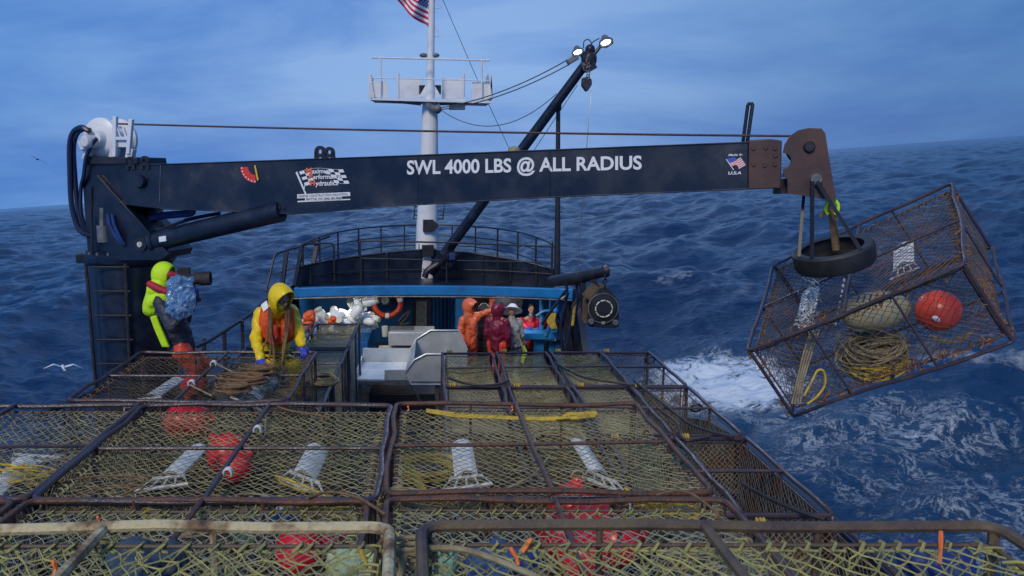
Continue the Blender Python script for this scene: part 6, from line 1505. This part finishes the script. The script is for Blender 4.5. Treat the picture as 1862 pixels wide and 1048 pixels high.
for i, (px, py) in enumerate(((468, 775), (414, 852), (388, 657), (348, 692))):
    a = atz(px, py, -2.20); m_ = MB()
    for k in range(3): m_.tube([a + V(.030 * math.cos(t), .018 * k - .018, .036 * math.sin(t) - .036) for t in np.linspace(-.4, 3.5, 9)], .008, 6)
    single('white_tie', m_, WHITED, ['white cord tie on the long bar, far one in the middle pot', 'white cord tie on the long bar, near one in the middle pot', 'white cord tie on the bar beside the man in yellow', 'white cord tie on the bar in front of the cameraman'][i], 'cord tie')

# black lines lying over the starboard pots
for pts, lb_ in (([(1152, 692), (1190, 722), (1215, 742), (1262, 775), (1335, 795)], 'black line snaking across the second outermost starboard pot'),
                 ([(1010, 660), (1050, 682), (1080, 690), (1150, 700)], 'black line draped over the farthest starboard pots'),
                 ([(815, 688), (850, 698), (900, 700), (925, 692)], 'black line lying on the farthest pot beside the hopper'),
                 ([(1350, 880), (1390, 902), (1440, 925), (1500, 945)], 'black line on the nearest visible outer starboard pot'),
                 ([(1195, 742), (1230, 770), (1245, 800), (1290, 795)], 'short black line over the pot seam right of the rusty pot')):
    single('black_line', MB().tube(curve3([atz(a, b, -2.96) for a, b in pts], 8), .017, 6), RUB, lb_, 'rope')
for (px, py) in ((1182, 655), (1266, 742)):
    c = atz(px, py, -3.02); single('steel_ring', MB().tube([c + .07 * V(math.cos(t), .5 * math.sin(t), -.8 * math.sin(t)) for t in np.linspace(0, 2 * math.pi, 18, endpoint=False)], .012, 6, closed=True), DK2, 'black steel ring on the outer rail of the %s outer starboard pot' % ('farthest' if py < 700 else 'middle'), 'ring')
# ------------------------------------------------------------------ birds
def bird(c, span, face, up, m, mw, label, flap=.3, name='seagull'):
    G = frame(face); s, f, u = G[:, 0], G[:, 1], G[:, 2]; q = rotm(f, 0) ; rt2 = rotm(f, up); s = rt2 @ s; u = rt2 @ u
    r_ = empty(name, c, label, 'bird'); L_ = span * .36; m_ = MB(); pts = [c - f * L_ * .5, c - f * L_ * .25, c, c + f * L_ * .25, c + f * L_ * .42, c + f * L_ * .5]
    m_.tube(pts, [L_ * .04, L_ * .10, L_ * .13, L_ * .10, L_ * .075, L_ * .03], 10); m_.add([c - f * L_ * .45, c - f * L_ * .8 + s * L_ * .12, c - f * L_ * .8 - s * L_ * .12, c - f * L_ * .45 + u * .01], [(0, 1, 2), (3, 2, 1)]); m_.build('body', m, r_)
    for sg in (-1, 1):
        w_ = MB(); vs = []
        for k in range(7):
            t = k / 6; x = span * .5 * t; ch = span * .11 * (1 - t ** 2.2) + .01; z = flap * span * (.5 * t if t < .5 else .25 - .55 * (t - .5)); sw = -span * .10 * max(0, t - .45) / .55
            o_ = c + s * sg * x + u * z + f * sw; vs += [o_ + f * ch * .5, o_ + u * span * .008 * (1 - t), o_ - f * ch * .5, o_ - u * span * .006 * (1 - t)]
        w_.add(vs, [(4 * k + j, 4 * k + (j + 1) % 4, 4 * k + 4 + (j + 1) % 4, 4 * k + 4 + j) for k in range(6) for j in range(4)]); w_.build('wing', mw, r_)
GULLW = mat('gull_white', (.75, .78, .80), (.55, .6, .65), rough=.7, scale=5); GULLD = mat('petrel_dark', (.04, .04, .045), rough=.8)
bird(at(115, 668, 13.5), .62, (-.45, .75, .1), R(8), GULLW, GULLW, 'white seagull gliding low over the water left of the crane', flap=.35)
bird(at(68, 290, 26.0), .62, (-.6, .7, 0), R(28), GULLD, GULLD, 'dark seabird flying in the sky left of the crane', flap=.12, name='seabird')
